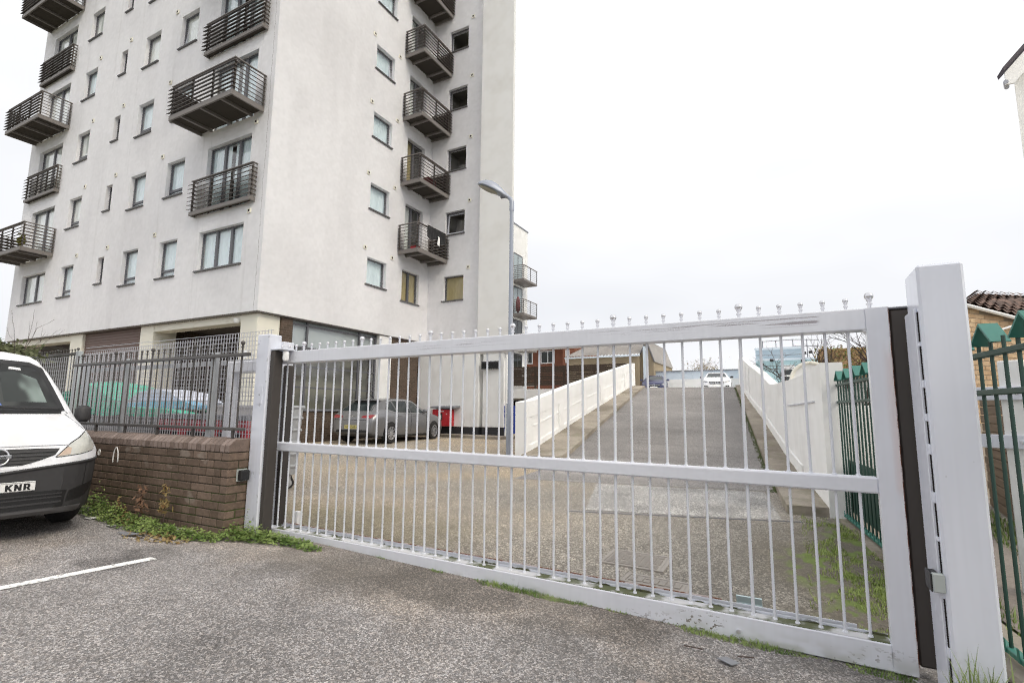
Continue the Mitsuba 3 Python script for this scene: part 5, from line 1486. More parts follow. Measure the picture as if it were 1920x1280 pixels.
single('parasol', tube([(X2 + 0.45, 35.8, 8.8), (X2 + 0.45, 35.8, 9.1), (X2 + 0.45, 35.8, 9.9), (X2 + 0.45, 35.8, 10.15)], [0.02, 0.2, 0.15, 0.03], 8), 'm_plum', 'folded plum parasol on the middle balcony of the lower wing', 'parasol')

sc_ = thing('slatted_screen', 'dark timber slatted screen along the deck edge', 'fence')
for i in range(11):
    z = DECKZ + 0.22 + i * 0.108
    gap = random.Random(i)
    x = -20.0
    while x < -7.95:
        L_ = min(2.4 + 0.8 * gap.random(), -7.95 - x)
        part(sc_, 'board', box(x, x + L_ - 0.01, 29.0, 29.03, z, z + (0.10 if gap.random() < 0.6 else 0.082)), 'm_woodscreen')
        x += L_
for x in np.arange(-19.5, -7.9, 1.9): part(sc_, 'post', box(x - 0.05, x + 0.05, 29.035, 29.12, DECKZ, DECKZ + 1.4), 'm_woodscreen')

ew = thing('deck_wall', 'long pale panelled wall with dark coping across the back of the deck', 'wall')
part(ew, 'lower_panel', box(-10.9, 4, 43.0, 43.2, DECKZ, 3.80), 'm_white')
for i in range(7): part(ew, 'upper_panel', box(-10.9 + i * 2.1, -10.9 + i * 2.1 + 2.085, 43.05, 43.15, 3.801, 4.42), 'm_bluewhite')
part(ew, 'coping', box(-10.95, 4, 42.95, 43.25, 4.421, 4.50), 'm_zincgrey')

rh = thing('red_house', 'red brick house with white windows behind the slatted screen', 'house')
part(rh, 'wall', cat(box(-23.5, -18.55, 46.0, 52, 1.9, 7.5), box(-18.549, -17.35, 45.0, 52, 1.9, 7.5)), 'm_redbrick')
part(rh, 'roof', prism_xz([(-23.8, 7.501), (-17.1, 7.501), (-17.3, 7.8), (-23.6, 7.8)], 44.8, 52.2), 'm_tile')
for x0, x1, y, z0, z1 in ((-21.25, -19.75, 46.0, 5.75, 7.0), (-23.2, -22.1, 46.0, 5.75, 7.0), (-18.25, -17.85, 45.0, 5.65, 6.85)):
    w = part(rh, 'window')
    n_ = 2 if x1 - x0 > 1 else 1
    part(w, 'frame', cat(box(x0, x1, y - 0.05, y - 0.001, z0, z0 + 0.1), box(x0, x1, y - 0.05, y - 0.001, z1 - 0.1, z1), *[box(a - 0.05, a + 0.05, y - 0.05, y - 0.001, z0 + 0.1, z1 - 0.1) for a in np.linspace(x0 + 0.05, x1 - 0.05, n_ + 1)]), 'm_whiteplastic')
    part(w, 'pane', box(x0 + 0.1, x1 - 0.1, y - 0.02, y - 0.002, z0 + 0.1, z1 - 0.1), 'm_carglass')

sd = thing('shed', 'tan rendered workshop with grey corrugated roof behind the parapet top', 'shed')
part(sd, 'wall', cat(box(-16.8, -10.65, 42.0, 50, 1.9, 5.80)), 'm_shed')
gv = [(-10.64, 1.9), (-10.64, 5.8), (-10.1, 7.0), (-9.55, 5.35), (-9.55, 1.9)]
part(sd, 'gable', prism_xz(gv, 42.4, 50), 'm_shed')
part(sd, 'downpipe', box(-10.35, -10.15, 42.2, 42.39, 1.9, 6.5), 'm_bluewhite')
cv_, cf_ = [], []
nx = 110
for i in range(nx):
    x = -17.0 + i * (6.5 / (nx - 1))
    for k, (y, z) in enumerate(((41.75, 5.78), (46.5, 7.3))):
        cv_.append((x + (0.42 if k else 0), y, z + 0.11 * abs(math.sin(i * 0.65))))
for i in range(nx - 1): cf_ += [(2 * i, 2 * i + 1, 2 * i + 3), (2 * i, 2 * i + 3, 2 * i + 2)]
part(sd, 'roof', trimesh.Trimesh(np.array(cv_), cf_, process=False), 'm_corr')
part(sd, 'gutter', box(-17, -10.5, 41.68, 41.74, 5.66, 5.78), 'm_bluewhite')
part(sd, 'verge', cat(tube([(-10.62, 42.3, 5.85), (-10.1, 42.3, 7.05)], 0.05, 5), tube([(-10.1, 42.3, 7.05), (-9.45, 42.3, 5.2)], 0.06, 5)), 'm_frame')
part(sd, 'gable_roof', trimesh.Trimesh([(-10.1, 42.25, 7.06), (-9.44, 42.25, 5.22), (-9.44, 50, 5.22), (-10.1, 50, 7.06)], [(0, 1, 2), (0, 2, 3)], process=False), 'm_corr')
for i in range(4): part(sd, 'wall_joint', box(-15.6 + i * 1.4, -15.54 + i * 1.4, 41.985, 41.999, 1.9, 5.65), 'm_timber')


def twigs(base, height, spread, n, depth, seed, r0):
    R_ = random.Random(seed)
    out = []

    def grow(p, d, L_, r, k):
        q = [p + d * L_ * t + np.array([R_.gauss(0, 0.03 * L_) if 0 < t < 1 else 0 for _ in range(3)]) for t in (0, 0.5, 1)]
        out.append(tube(q, [r, r * 0.8, r * 0.62], 5 if k > 1 else 6, cap=False))
        if k >= depth: return
        for _ in range(n if k else n + 1):
            nd = d * 0.75 + np.array([R_.gauss(0, spread), R_.gauss(0, spread), R_.gauss(0.15, spread * 0.6)])
            nd /= np.linalg.norm(nd)
            grow(q[2] if R_.random() < 0.6 else q[1], nd, L_ * (0.62 + 0.2 * R_.random()), r * 0.62, k + 1)

    grow(np.array(base, float), np.array([0, 0, 1.0]), height, r0, 0)
    return out


def leaf_cloud(centers, rad, n, size, seed):
    R_ = np.random.default_rng(seed)
    c = np.array(centers)[R_.integers(0, len(centers), n)]
    p = c + R_.normal(0, 1, (n, 3)) * np.asarray(rad)
    a = R_.normal(0, 1, (n, 3)); a /= np.linalg.norm(a, axis=1, keepdims=True)
    b = np.cross(a, R_.normal(0, 1, (n, 3))); b /= np.linalg.norm(b, axis=1, keepdims=True)
    s = size * (0.6 + 0.8 * R_.random((n, 1)))
    v = np.concatenate([p - a * s, p + b * s * 0.5, p + a * s, p - b * s * 0.5])
    i = np.arange(n)
    f = np.concatenate([np.stack([i, i + n, i + 2 * n], -1), np.stack([i, i + 2 * n, i + 3 * n], -1)])
    return trimesh.Trimesh(v, f, process=False)


bush = thing('bush', 'sparse yellowing bush above the wall behind the white saloon', 'bush')
tw = twigs((-6.3, 45.5, 2.6), 1.1, 0.5, 3, 4, 4, 0.06)
part(bush, 'stems', cat(tw), 'm_bark')
part(bush, 'leaves', leaf_cloud([(-6.3, 45.5, 4.6), (-5.9, 45.5, 4.9), (-6.8, 45.6, 4.4)], (0.6, 0.4, 0.38), 900, 0.06, 5), 'm_dryleaf', kind='stuff')

# pale blue house, arch, ivy roof and bare tree on the right
bh = thing('blue_house', 'pale blue rendered house with roof railings and pipes beyond the curved wall', 'house')
part(bh, 'wall', box(-1.85, 1.9, 38.3, 46, 1.9, 4.72), 'm_paleblue')
part(bh, 'wall_upper', box(-1.85, 0.95, 38.4, 46, 4.721, 5.45), mat('paleblue2', (0.46, 0.57, 0.66), 0.8))
part(bh, 'coping', box(-1.9, 1.95, 38.22, 38.299, 4.62, 4.76), 'm_bluewhite')
part(bh, 'coping', box(-1.9, 1.0, 38.30, 38.399, 5.35, 5.5), 'm_bluewhite')
w = part(bh, 'window')
part(w, 'frame', cat(box(-0.38, 0.42, 38.2, 38.299, 3.05, 3.14), box(-0.38, 0.42, 38.2, 38.299, 3.55, 3.64), box(-0.38, 0.42, 38.2, 38.299, 4.0, 4.3), box(-0.38, -0.3, 38.2, 38.299, 3.141, 3.99), box(0.34, 0.42, 38.2, 38.299, 3.141, 3.99)), 'm_whiteplastic')
part(w, 'pane', box(-0.3, 0.34, 38.24, 38.28, 3.141, 3.99), 'm_carglass')
for z in (4.3, 4.12, 5.0): part(bh, 'cable', tube([(-1.8, 38.2, z), (-0.3, 38.18, z - 0.06), (1.0, 38.2, z - 0.02)], 0.018, 5), 'm_frame')
for x in (-1.4, -0.6, 0.4, 1.2):
    part(bh, 'railing_post', tube([(x, 38.6, 4.8), (x, 38.6, 6.0)], 0.025, 5), 'm_frame')
part(bh, 'railing', cat(tube([(-1.4, 38.6, 5.95), (0.4, 38.6, 6.0), (1.9, 38.6, 5.9)], 0.022, 5), tube([(0.4, 38.6, 5.55), (1.9, 38.6, 5.5)], 0.022, 5)), 'm_frame')
for x, z in ((-1.0, 4.55), (0.9, 4.95), (0.8, 4.45), (1.25, 5.0)): part(bh, 'bracket', box(x, x + 0.22, 38.05, 38.2, z, z + 0.16), 'm_black')

aw = thing('arched_wall', 'white arch topped wall rising behind the dip of the curved wall', 'wall')
AX, AY = 0.36, 12.6
ring_o = [(0.33 * math.cos(t), 1.83 + 0.40 * math.sin(t)) for t in np.linspace(0, math.pi, 20)]
poly = Polygon([(0.42, -0.1), *[(0.40 * math.cos(t), 1.85 + 0.42 * math.sin(t)) for t in np.linspace(0, math.pi, 24)], (-0.42, -0.1)])
part(aw, 'wall', mapped(ext(poly, 0.9), lambda a, z, o: (AX + 0.06 + a, AY + o, z)), 'm_white')
rp_ = [(AX + 0.06 + 0.365 * math.cos(t), AY - 0.02, 1.85 + 0.385 * math.sin(t)) for t in np.linspace(0, math.pi, 22)]
part(aw, 'moulding', tube(rp_, 0.035, 8), 'm_cream', smooth=40)
part(aw, 'tympanum', mapped(ext(Polygon([(0.16 * math.cos(t), 0.16 * math.sin(t)) for t in np.linspace(0, math.pi, 14)]), 0.02), lambda a, z, o: (AX + 0.1 + a, AY - 0.021 + o, 1.84 + z)), mat('ochre', (0.42, 0.28, 0.18), 0.8))

iv = thing('ivy_house', 'low house with rust coloured creeper over its tiled roof', 'house')
part(iv, 'wall', box(0.9, 6.5, 20.2, 25, -0.3, 2.45), 'm_white')
part(iv, 'roof', trimesh.Trimesh([(1.05, 20.0, 2.35), (6.6, 20.0, 2.35), (6.6, 22.3, 3.55), (1.05, 22.3, 3.55), (6.6, 25.2, 2.35), (1.05, 25.2, 2.35)], [(0, 1, 2), (0, 2, 3), (3, 2, 4), (3, 4, 5)], process=False), 'm_ivy')
cl_ = [(1.1 + 0.25 * i, 20.2 + 0.45 * j, 2.52 + 0.235 * j) for i in range(20) for j in range(5)]
part(iv, 'creeper', leaf_cloud(cl_, (0.16, 0.16, 0.07), 3200, 0.05, 9), 'm_dryleaf', kind='stuff')
part(iv, 'creeper_green', leaf_cloud(cl_[::2], (0.2, 0.2, 0.07), 700, 0.05, 10), 'm_leaf', kind='stuff')
for i, (bx_, by_, hh, sd_i) in enumerate(((2.0, 18.9, 1.5, 21), (0.95, 18.6, 1.3, 33))):
    bt = thing('bare_tree', ['bare branching tree in front of the creeper roof, nearest the gate end', 'smaller bare tree leaning over the pale blue house'][i], 'tree')
    br_ = twigs((bx_, by_, -0.1), hh, 0.42, 3, 5, sd_i, 0.055)
    part(bt, 'trunk', br_[0], 'm_bark', smooth=40)
    part(bt, 'branches', cat(br_[1:]), 'm_bark', smooth=40)

# ------------------------------------------------------------------ green railing on the right
gf = thing('green_fence', 'dark green bar fence with folded gable caps running back beside the gate', 'fence')
f0, fd = np.array([0.462, 8.05]), np.array([0.1135, -0.9935])
fx = np.array([0.9935, 0.1135])
FL = 7.4


def fmap(m):
    return mapped(m, lambda s, o, z: (f0[0] + s * fd[0] + o * fx[0], f0[1] + s * fd[1] + o * fx[1], z - 0.02 * np.clip(s, 0, 5) / 5 * 0 - 0.005 * s))


part(gf, 'top_rail', fmap(cbox(0, FL, -0.02, 0.02, 1.505, 1.535, 0.004)), 'm_green')
part(gf, 'middle_rail', fmap(cbox(0, FL, -0.02, 0.02, 1.30, 1.33, 0.004)), 'm_green')
part(gf, 'bottom_rail', fmap(cbox(0, FL, -0.025, 0.025, -0.03, 0.0, 0.004)), 'm_cap')
s, i = 0.06, 0
while s < FL:
    hgt = 1.60 if i % 3 != 2 else 1.585
    part(gf, 'bar', fmap(tube([(s, 0, 0.0005), (s, 0, hgt)], 0.0098, 8)), 'm_green', smooth=40)
    part(gf, 'bar_foot', fmap(cbox(s - 0.012, s + 0.012, -0.03, -0.0255, -0.025, 0.045, 0.002)), 'm_cap')
    s += 0.137; i += 1
s = 0.325
while s < FL:
    w_, hh, dp = 0.125, 0.112, 0.085
    prof = [(-w_, 0), (0, hh), (w_, 0), (w_ - 0.012, -0.004), (0, hh - 0.016), (-w_ + 0.012, -0.004)]
    cap = mapped(ext(Polygon(prof), dp), lambda a, b, c: (s + a, c - dp / 2, 1.572 + b))
    part(gf, 'gable_cap', fmap(cap), 'm_cap')
    s += 0.411
for s in (0.04, 1.95, 3.55, 6.9):
    part(gf, 'post', fmap(cbox(s - 0.03, s + 0.03, -0.03, 0.03, -0.25, 1.50, 0.005).apply_translation((0, 0.055, 0))), 'm_green')
    part(gf, 'post_foot', fmap(cbox(s - 0.05, s + 0.05, 0.0, 0.1, -0.25, -0.05, 0.005)), 'm_green')
part(gf, 'lower_sheet', fmap(box(0.1, 3.4, 0.10, 0.108, 0.0, 0.62)), 'm_green')
# kerb below the fence, path beyond it
struct('fence_kerb', fmap(cbox(-0.5, FL, -0.10, 0.20, -0.25, -0.055, 0.02)), 'm_concrete', label='concrete edging below the green fence')
struct('side_path', mapped(grid(np.linspace(0.0, 1.5, 6), np.linspace(1.0, 13, 30), lambda a, b: a * 0), lambda a, b, c: (f0[0] + (8.05 - b) * 0.1142 + 0.22 + a, b, G(f0[0] + a, b) + 0.012)), 'm_path', label='grey path on the far side of the green fence')
struct('turquoise_kerb', mapped(cbox(0.86, 1.06, 2.3, 3.2, -0.16, -0.075, 0.01), lambda a, b, c: (a + 0.1 * (3.2 - b), b, c)), 'm_cap')

single('low_white_wall', cbox(0.72, 2.12, 9.65, 9.85, -0.3, 1.30, 0.01), 'm_white', 'low white wall glimpsed between the bars of the green fence', 'wall')
tf = thing('board_fence', 'weathered brown horizontal board fence beyond the green fence', 'fence')
for i in range(13):
    z = -0.05 + i * 0.112
    part(tf, 'board', mapped(cbox(2.20, 2.26, 6.9, 9.6, z, z + 0.104, 0.008), lambda a, b, c: (a + 0.006 * math.sin(i * 2.3) + 0.10 * (b - 8), b, c)), 'm_timber')
for y in (7.0, 9.5): part(tf, 'post', mapped(box(2.27, 2.37, y - 0.05, y + 0.05, -0.2, 1.45), lambda a, b, c: (a + 0.10 * (b - 8), b, c)), 'm_timber')

wgx = thing('white_gate', 'white boarded gate with bolted cross rails behind the green fence', 'gate')
W0, WD = np.array([1.40, 5.16]), np.array([0.80, -0.60])
wmap = frame_map((W0[0], W0[1], 0), (WD[0], WD[1], 0), (0.6, 0.8, 0))
part(wgx, 'post', wmap(cbox(-0.02, 0.12, 0.03, 0.12, -0.1, 1.58, 0.008)), 'm_white')
part(wgx, 'post', wmap(cbox(0.19, 0.31, 0.03, 0.12, -0.1, 1.50, 0.008)), 'm_white')
for zz in (1.285, 0.93):
    part(wgx, 'rail', wmap(cbox(-0.16, 1.2, 0.0, 0.029, zz, zz + 0.10, 0.004)), 'm_post')
    part(wgx, 'bolt', wmap(lathe([(0, 0.012), (0.01, 0.012), (0.012, 0), (0, 0)], 8).apply_transform(trimesh.transformations.rotation_matrix(math.pi / 2, (1, 0, 0))).apply_translation((0.09, -0.0005, zz + 0.05))), 'm_silver')

# yellow brick house
yh = thing('brick_house', 'yellow brick house with brown pantile roof and white verge at the right', 'house')
YA, YB = np.array([2.54, 10.49]), np.array([3.72, 11.68])
yd = YB - YA; YL = float(np.linalg.norm(yd)); yd /= YL
yn = np.array([yd[1], -yd[0]])
ytop = lambda a: 2.885 - 0.20 * a / YL
ymap = lambda m: mapped(m, lambda a, o, z: (YA[0] + a * yd[0] - o * yn[0], YA[1] + a * yd[1] - o * yn[1], z))
ywall = part(yh, 'wall', ymap(cat(mapped(ext(Polygon([(-0.3, -0.3), (YL + 1.5, -0.3), (YL + 1.5, ytop(YL + 1.5)), (-0.3, ytop(-0.3))]), 0.2), lambda a, z, o: (a, 0.008 + o, z)))), mat('ymortar', (0.34, 0.29, 0.23), 0.95))
for row in range(14, 39):
    z = row * 0.075
    a = -0.25 + (0.1125 if row % 2 else 0)
    while a < YL + 0.35:
        if z + 0.07 < ytop(a + 0.2):
            part(ywall, 'brick', ymap(cbox(a, a + 0.215, 0.0, 0.06, z, z + 0.065, 0.003)), 'm_yellowbrick')
        a += 0.225
tl, n_r, n_c = [], 9, 10
LL, LR, UR, UL = (np.array(q) for q in ((2.46, 10.36, 2.93), (3.90, 11.70, 2.66), (4.75, 14.1, 3.57), (3.25, 12.75, 3.51)))
for r in range(n_r):
    for c_ in range(n_c):
        q = lambda a, b: (LL * (1 - a) + LR * a) * (1 - b) + (UL * (1 - a) + UR * a) * b
        a0, a1, b0, b1 = c_ / n_c, (c_ + 1) / n_c, r / n_r, (r + 1.15) / n_r
        am = (a0 + a1) / 2
        p = [q(a0, b0), q(am, b0), q(a1, b0), q(a1, b1), q(am, b1), q(a0, b1)]
        lift = np.array([0, 0, 0.035])
        p[1] = p[1] + lift * 1.3; p[4] = p[4] + lift * 0.6
        p = [x_ + np.array([0, 0, 0.018 if k < 3 else 0.0]) for k, x_ in enumerate(p)]
        part(yh, 'roof_tile', trimesh.Trimesh(np.array(p), [(0, 1, 4), (0, 4, 5), (1, 2, 3), (1, 3, 4)], process=False), 'm_tile')
part(yh, 'roof_deck', trimesh.Trimesh(np.array([LL, LR, UR, UL]) - (0, 0, 0.03), [(0, 1, 2), (0, 2, 3)], process=False), 'm_tile')
part(yh, 'verge', tube([LL + (0, -0.02, -0.035), LR + (0, -0.02, -0.035)], 0.028, 6), 'm_white')
part(yh, 'wall_pipe', tube([(2.60, 10.44, 2.42), (3.05, 10.88, 2.53), (3.55, 11.36, 2.72)], 0.018, 6), 'm_whiteplastic')
rv = thing('red_house', 'small red brick house seen between the right gate post and the green fence', 'house')
part(rv, 'wall', box(7.6, 9.6, 29, 33, -0.5, 3.9), 'm_redbrick')
w = part(rv, 'window')
part(w, 'frame', cat(box(7.9, 9.3, 28.9, 28.99, 1.75, 1.95), box(7.9, 9.3, 28.9, 28.99, 2.95, 3.2), box(7.9, 9.3, 28.9, 28.99, 2.15, 2.25)), 'm_whiteplastic')
part(w, 'pane', box(7.9, 9.3, 28.93, 28.97, 2.25, 2.95), 'm_bluepane')
wh = thing('white_house', 'white gable end with dark verge cutting into the top right corner', 'house')
hx0, hy0 = 4.55, 13.9
part(wh, 'wall', mapped(ext(Polygon([(0, -0.5), (6, -0.5), (6, 8.7), (3.0, 11.6), (0, 8.30)]), 0.5), lambda a, z, o: (hx0 + a * 0.90 + o * 0.30, hy0 + a * 0.436 + o * 0.95, z)), 'm_white')
part(wh, 'verge_board', mapped(ext(Polygon([(-0.22, 8.28), (3.0, 11.82), (3.0, 11.42), (-0.05, 8.05), (-0.22, 8.02)]), 0.04), lambda a, z, o: (hx0 + a * 0.90, hy0 + a * 0.436 - 0.12 + o, z)), 'm_whiteplastic')
part(wh, 'verge_tiles', mapped(ext(Polygon([(-0.25, 8.29), (3.0, 11.87), (3.0, 11.97), (-0.27, 8.37)]), 0.35), lambda a, z, o: (hx0 + a * 0.90, hy0 + a * 0.436 - 0.18 + o, z)), mat('slate', (0.055, 0.045, 0.06), 0.7))
part(wh, 'gutter', tube([(hx0 - 0.20, hy0 - 0.22, 8.08), (hx0 - 0.11, hy0 + 0.05, 8.08)], 0.045, 8), 'm_lightgrey', smooth=40)

# far left: office block and shrub above the van
ob = thing('office_block', 'grey office block with white window bands at the far left edge', 'building')
part(ob, 'wall', box(-60, -46.5, 21.0, 40, -0.5, 10.4), 'm_lightgrey')
for i, (z0, z1) in enumerate(((6.9, 8.2), (4.9, 6.3), (1.0, 2.4))):
    part(ob, 'window_band', box(-46.499, -46.42, 21.2, 40, z0, z1), 'm_bluepane' if i else 'm_frame')
    part(ob, 'sill_band', box(-46.499, -46.35, 21.1, 40, z0 - 0.35, z0 - 0.01), 'm_whiteplastic')
part(ob, 'parapet', box(-60.2, -46.3, 20.9, 40.2, 10.401, 10.6), 'm_zincgrey')
shb = thing('shrub', 'straggly grey green shrub showing above the van roof', 'shrub')
st_ = twigs((-12.3, 4.0, 0.8), 0.8, 0.3, 2, 3, 12, 0.012)
part(shb, 'stems', cat(st_), 'm_bark')
part(shb, 'leaves', leaf_cloud([(-12.4, 4.0, 2.10), (-12.8, 4.0, 2.18), (-13.1, 4.0, 2.15)], (0.18, 0.2, 0.08), 1100, 0.06, 6), mat('shrubleaf', (0.115, 0.125, 0.062), 0.8), kind='stuff')

# ------------------------------------------------------------------ weeds, grass, litter
def sprigs(spots, seed, leafsize):
    R_ = np.random.default_rng(seed)
    vs, fs, n0 = [], [], 0
    for x, y, r, h, n in spots:
        for _ in range(n):
            a, q = R_.random() * 6.283, R_.random() ** 0.6 * r
            px_, py_ = x + q * math.cos(a) * 1.3, y + q * math.sin(a) * 0.75
            z0_ = float(G(px_, py_))
            hh = h * (0.25 + 0.75 * R_.random()) * (1.15 - q / r * 0.7)
            yaw, L_ = R_.random() * 6.283, leafsize * (0.6 + 0.9 * R_.random())
            pit = R_.normal(0.25, 0.45)
            dx, dy, dzz = math.cos(yaw) * math.cos(pit), math.sin(yaw) * math.cos(pit), math.sin(pit)
            sx, sy = -math.sin(yaw), math.cos(yaw)
            c = np.array([px_, py_, z0_ + hh * R_.random() ** 0.5])
            d = np.array([dx, dy, dzz]) * L_
            s_ = np.array([sx, sy, 0.15 * R_.normal()]) * L_ * 0.36
            vs.append(np.array([c - d * 0.5, c - d * 0.05 + s_, c + d * 0.6 - (0, 0, 0.1 * L_), c - d * 0.05 - s_]))
            fs += [(n0, n0 + 1, n0 + 2), (n0, n0 + 2, n0 + 3)]
            n0 += 4
    return trimesh.Trimesh(np.concatenate(vs), fs, process=False)


weeds = [(-6.72, 3.02, 0.22, 0.26, 420), (-6.42, 2.98, 0.20, 0.20, 360), (-6.12, 2.97, 0.20, 0.12, 320), (-5.75, 2.94, 0.24, 0.12, 520), (-5.42, 2.93, 0.22, 0.12, 480), (-5.10, 2.95, 0.20, 0.10, 380), (-4.86, 3.00, 0.17, 0.10, 300), (-4.68, 3.02, 0.13, 0.08, 150),
         (-4.52, 3.18, 0.17, 0.15, 420), (-4.33, 3.25, 0.18, 0.14, 460), (-4.12, 3.30, 0.17, 0.10, 360), (-3.90, 3.33, 0.14, 0.07, 200), (-3.70, 3.30, 0.10, 0.05, 120)]
weeds = [(a, b, c, d, int(e * 1.45)) for a, b, c, d, e in weeds] + [(-6.55, 2.98, 0.10, 0.42, 90), (-6.2, 3.02, 0.08, 0.3, 60), (-4.45, 3.25, 0.08, 0.26, 60)]
single('weeds', sprigs(weeds, 3, 0.024), 'm_leaf', 'green weeds growing along the foot of the brick wall and left gate post', 'weeds', kind='stuff')
single('withered_weeds', sprigs([(-5.95, 2.95, 0.16, 0.06, 120), (-5.2, 2.82, 0.25, 0.04, 160), (-4.9, 2.84, 0.16, 0.04, 90), (-6.25, 3.05, 0.08, 0.22, 70)], 4, 0.035), 'm_dryleaf', 'withered red brown leaves among the weeds by the brick wall', 'weeds', kind='stuff')


def stalk(name, label, x, y, h, lx_, seed, m):
    k = thing(name, label, 'weed')
    z = float(G(x, y))
    R_ = np.random.default_rng(seed)
    pts = [(x, y, z), (x + lx_ * 0.3, y - 0.01, z + h * 0.5), (x + lx_, y - 0.03, z + h)]
    part(k, 'stem', tube(pts, 0.004, 5), 'm_bark')
    vs, fs = [], []
    for i in range(70):
        t = 0.35 + 0.65 * R_.random()
        c = np.array([x + lx_ * t * t, y - 0.03 * t, z + h * t]) + R_.normal(0, 0.022, 3)
        d, s_ = R_.normal(0, 0.016, 3), R_.normal(0, 0.009, 3)
        n0 = len(vs) * 4
        vs.append(np.array([c - d, c + s_, c + d, c - s_])); fs += [(n0, n0 + 1, n0 + 2), (n0, n0 + 2, n0 + 3)]
    part(k, 'leaves', trimesh.Trimesh(np.concatenate(vs), fs, process=False), m, kind='stuff')


stalk('tall_weed', 'tall yellowing weed against the brick wall', -5.42, 3.04, 0.42, 0.03, 2, 'm_dryleaf')
stalk('dead_weed', 'dead reddish weed left of the tall yellowing one', -5.85, 3.04, 0.34, 0.06, 5, mat('deadleaf', (0.20, 0.115, 0.075), 0.9))


def blades(pts, seed, hmin, hmax, w, lean_):
    R_ = np.random.default_rng(seed)
    vs, fs = [], []
    for i, (x, y, sc) in enumerate(pts):
        z = float(G(x, y))
        h = (hmin + (hmax - hmin) * R_.random()) * sc
        a = R_.random() * 6.283
        l = lean_ * h * R_.random()
        dx, dy = math.cos(a) * l, math.sin(a) * l
        sx, sy = -math.sin(a) * w, math.cos(a) * w
        vs.append(np.array([(x - sx, y - sy, z), (x + sx, y + sy, z), (x + dx * 0.35 + sx * 0.8, y + dy * 0.35 + sy * 0.8, z + h * 0.6), (x + dx * 0.35 - sx * 0.8, y + dy * 0.35 - sy * 0.8, z + h * 0.6), (x + dx, y + dy, z + h)]))
        n0 = 5 * i
        fs += [(n0, n0 + 1, n0 + 2), (n0, n0 + 2, n0 + 3), (n0 + 3, n0 + 2, n0 + 4)]
    return trimesh.Trimesh(np.concatenate(vs), fs, process=False)


strip = []
for s in np.arange(-4.1, 0.0, 0.0011):
    den = meshkit.fbm(np.array([s * 2.6, 1.0, 2.0]), 3, 4)
    if RNG.random() < float(S((den - 0.30) / 0.25)):
        p = GO + s * GDIR + GNRM * (-0.005 - 0.075 * RNG.random() * min(1.0, max(0.15, (den - 0.3) * 4)))
        strip.append((p[0], p[1], 0.5 + 1.2 * max(0.0, den - 0.4)))
single('gate_grass', blades(strip, 6, 0.006, 0.034, 0.0026, 1.1), 'm_leaf', 'thin fringe of grass and moss under the bottom rail of the gate', 'grass', kind='stuff')
side = []
while len(side) < 5200:
    x, y = 0.05 + 0.72 * RNG.random(), 3.55 + 3.9 * RNG.random()
    d = meshkit.fbm(np.array([x * 7.0, y * 4.0, 0.0]), 4, 12)
    edge = x - (0.06 + 0.30 * (y - 3.5) / 4 * 0.2)
    if RNG.random() < float(S((d - 0.40) / 0.22)) * (0.35 + 0.65 * float(S((x - 0.05) / 0.35))) and x < f0[0] + (8.05 - y) * 0.1142 - 0.04: side.append((x, y, 0.5 + 2 * (d - 0.5)))
single('verge_grass', blades(side, 8, 0.010, 0.058, 0.0028, 1.2), mat('grass', lambda p, n, uv: mix((0.17, 0.24, 0.05), (0.32, 0.38, 0.12), fbm(p.x * 14, p.y * 14, p.z * 14, 2)), 0.7), 'patchy grass and moss between the gravel and the green fence', 'grass', kind='stuff')
tuft = [(0.625 + 0.045 * RNG.normal(), 2.90 + 0.035 * RNG.normal(), 0.6 + 0.6 * RNG.random()) for _ in range(170)]
tg = thing('grass_tuft', 'tuft of long grass at the foot of the right gate post', 'grass')
part(tg, 'blades', blades(tuft, 9, 0.10, 0.30, 0.0045, 0.6), mat('grassblade', (0.20, 0.26, 0.09), 0.7), kind='stuff')
rough = []
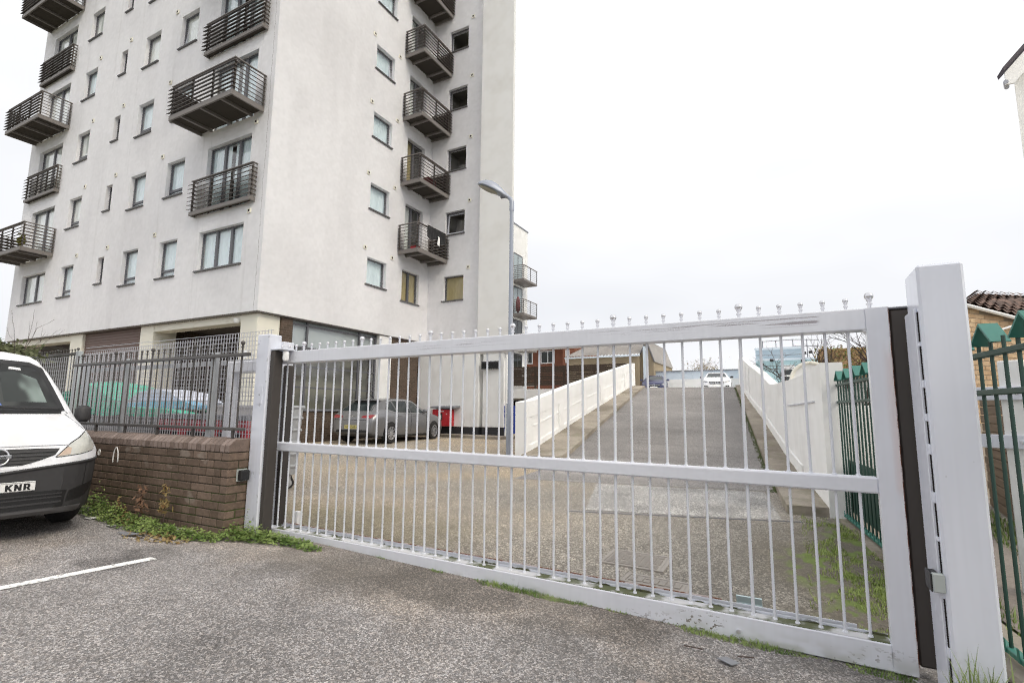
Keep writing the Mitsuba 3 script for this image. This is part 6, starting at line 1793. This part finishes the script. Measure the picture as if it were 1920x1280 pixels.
while len(rough) < 2600:
    x, y = 0.95 + 2.4 * RNG.random(), 2.6 + 8 * RNG.random()
    e = abs(x - (f0[0] + (8.05 - y) * 0.1142 + 0.24)) < 0.10 or 1.75 < x - 0.0 * y < 2.2 and y > 6
    if e: rough.append((x, y, 0.6 + 0.8 * RNG.random()))
single('path_grass', blades(rough, 10, 0.03, 0.10, 0.005, 0.9), 'm_leaf', 'rough grass along the edges of the path beyond the green fence', 'grass', kind='stuff')


def scrap(name, label, x, y, pts, m, th=0.004, rot=0.0, cat_='litter'):
    ca, sa = math.cos(rot), math.sin(rot)
    single(name, mapped(ext(Polygon(pts), th), lambda a, b, c: (x + a * ca - b * sa, y + a * sa + b * ca, G(x, y) + 0.007 + c + 0.12 * np.abs(a))), m, label, cat_)


scrap('plastic_scrap', 'bent dark grey plastic scrap lying on the asphalt', -0.345, 3.01, [(-0.045, -0.025), (0.04, -0.03), (0.05, 0.02), (-0.03, 0.03)], 'm_zincgrey', rot=-0.5)
scrap('twig', 'short dark twig on the asphalt left of the plastic scrap', -0.52, 3.07, [(-0.05, -0.005), (0.05, -0.003), (0.05, 0.004), (-0.05, 0.004)], 'm_bark', rot=0.0)
scrap('twig', 'short dark twig on the asphalt right of the plastic scrap', -0.27, 3.10, [(-0.04, -0.005), (0.04, -0.003), (0.04, 0.004), (-0.04, 0.004)], 'm_bark', rot=0.3)
scrap('paper_scrap', 'crumpled pale paper scrap beside the weeds near the van', -6.36, 2.86, [(-0.06, -0.03), (0.02, -0.05), (0.07, 0.0), (0.02, 0.05), (-0.05, 0.03)], 'm_plate', rot=0.4)
scrap('paper_scrap', 'small pale scrap at the edge of the weeds', -5.86, 2.80, [(-0.04, -0.02), (0.04, -0.02), (0.05, 0.02), (-0.03, 0.025)], 'm_plate', rot=0.1)
scrap('rag', 'dark rag lying in front of the weeds', -5.38, 2.72, [(-0.12, -0.02), (0.0, -0.04), (0.12, -0.02), (0.1, 0.03), (-0.05, 0.04)], 'm_zincgrey', rot=0.1)
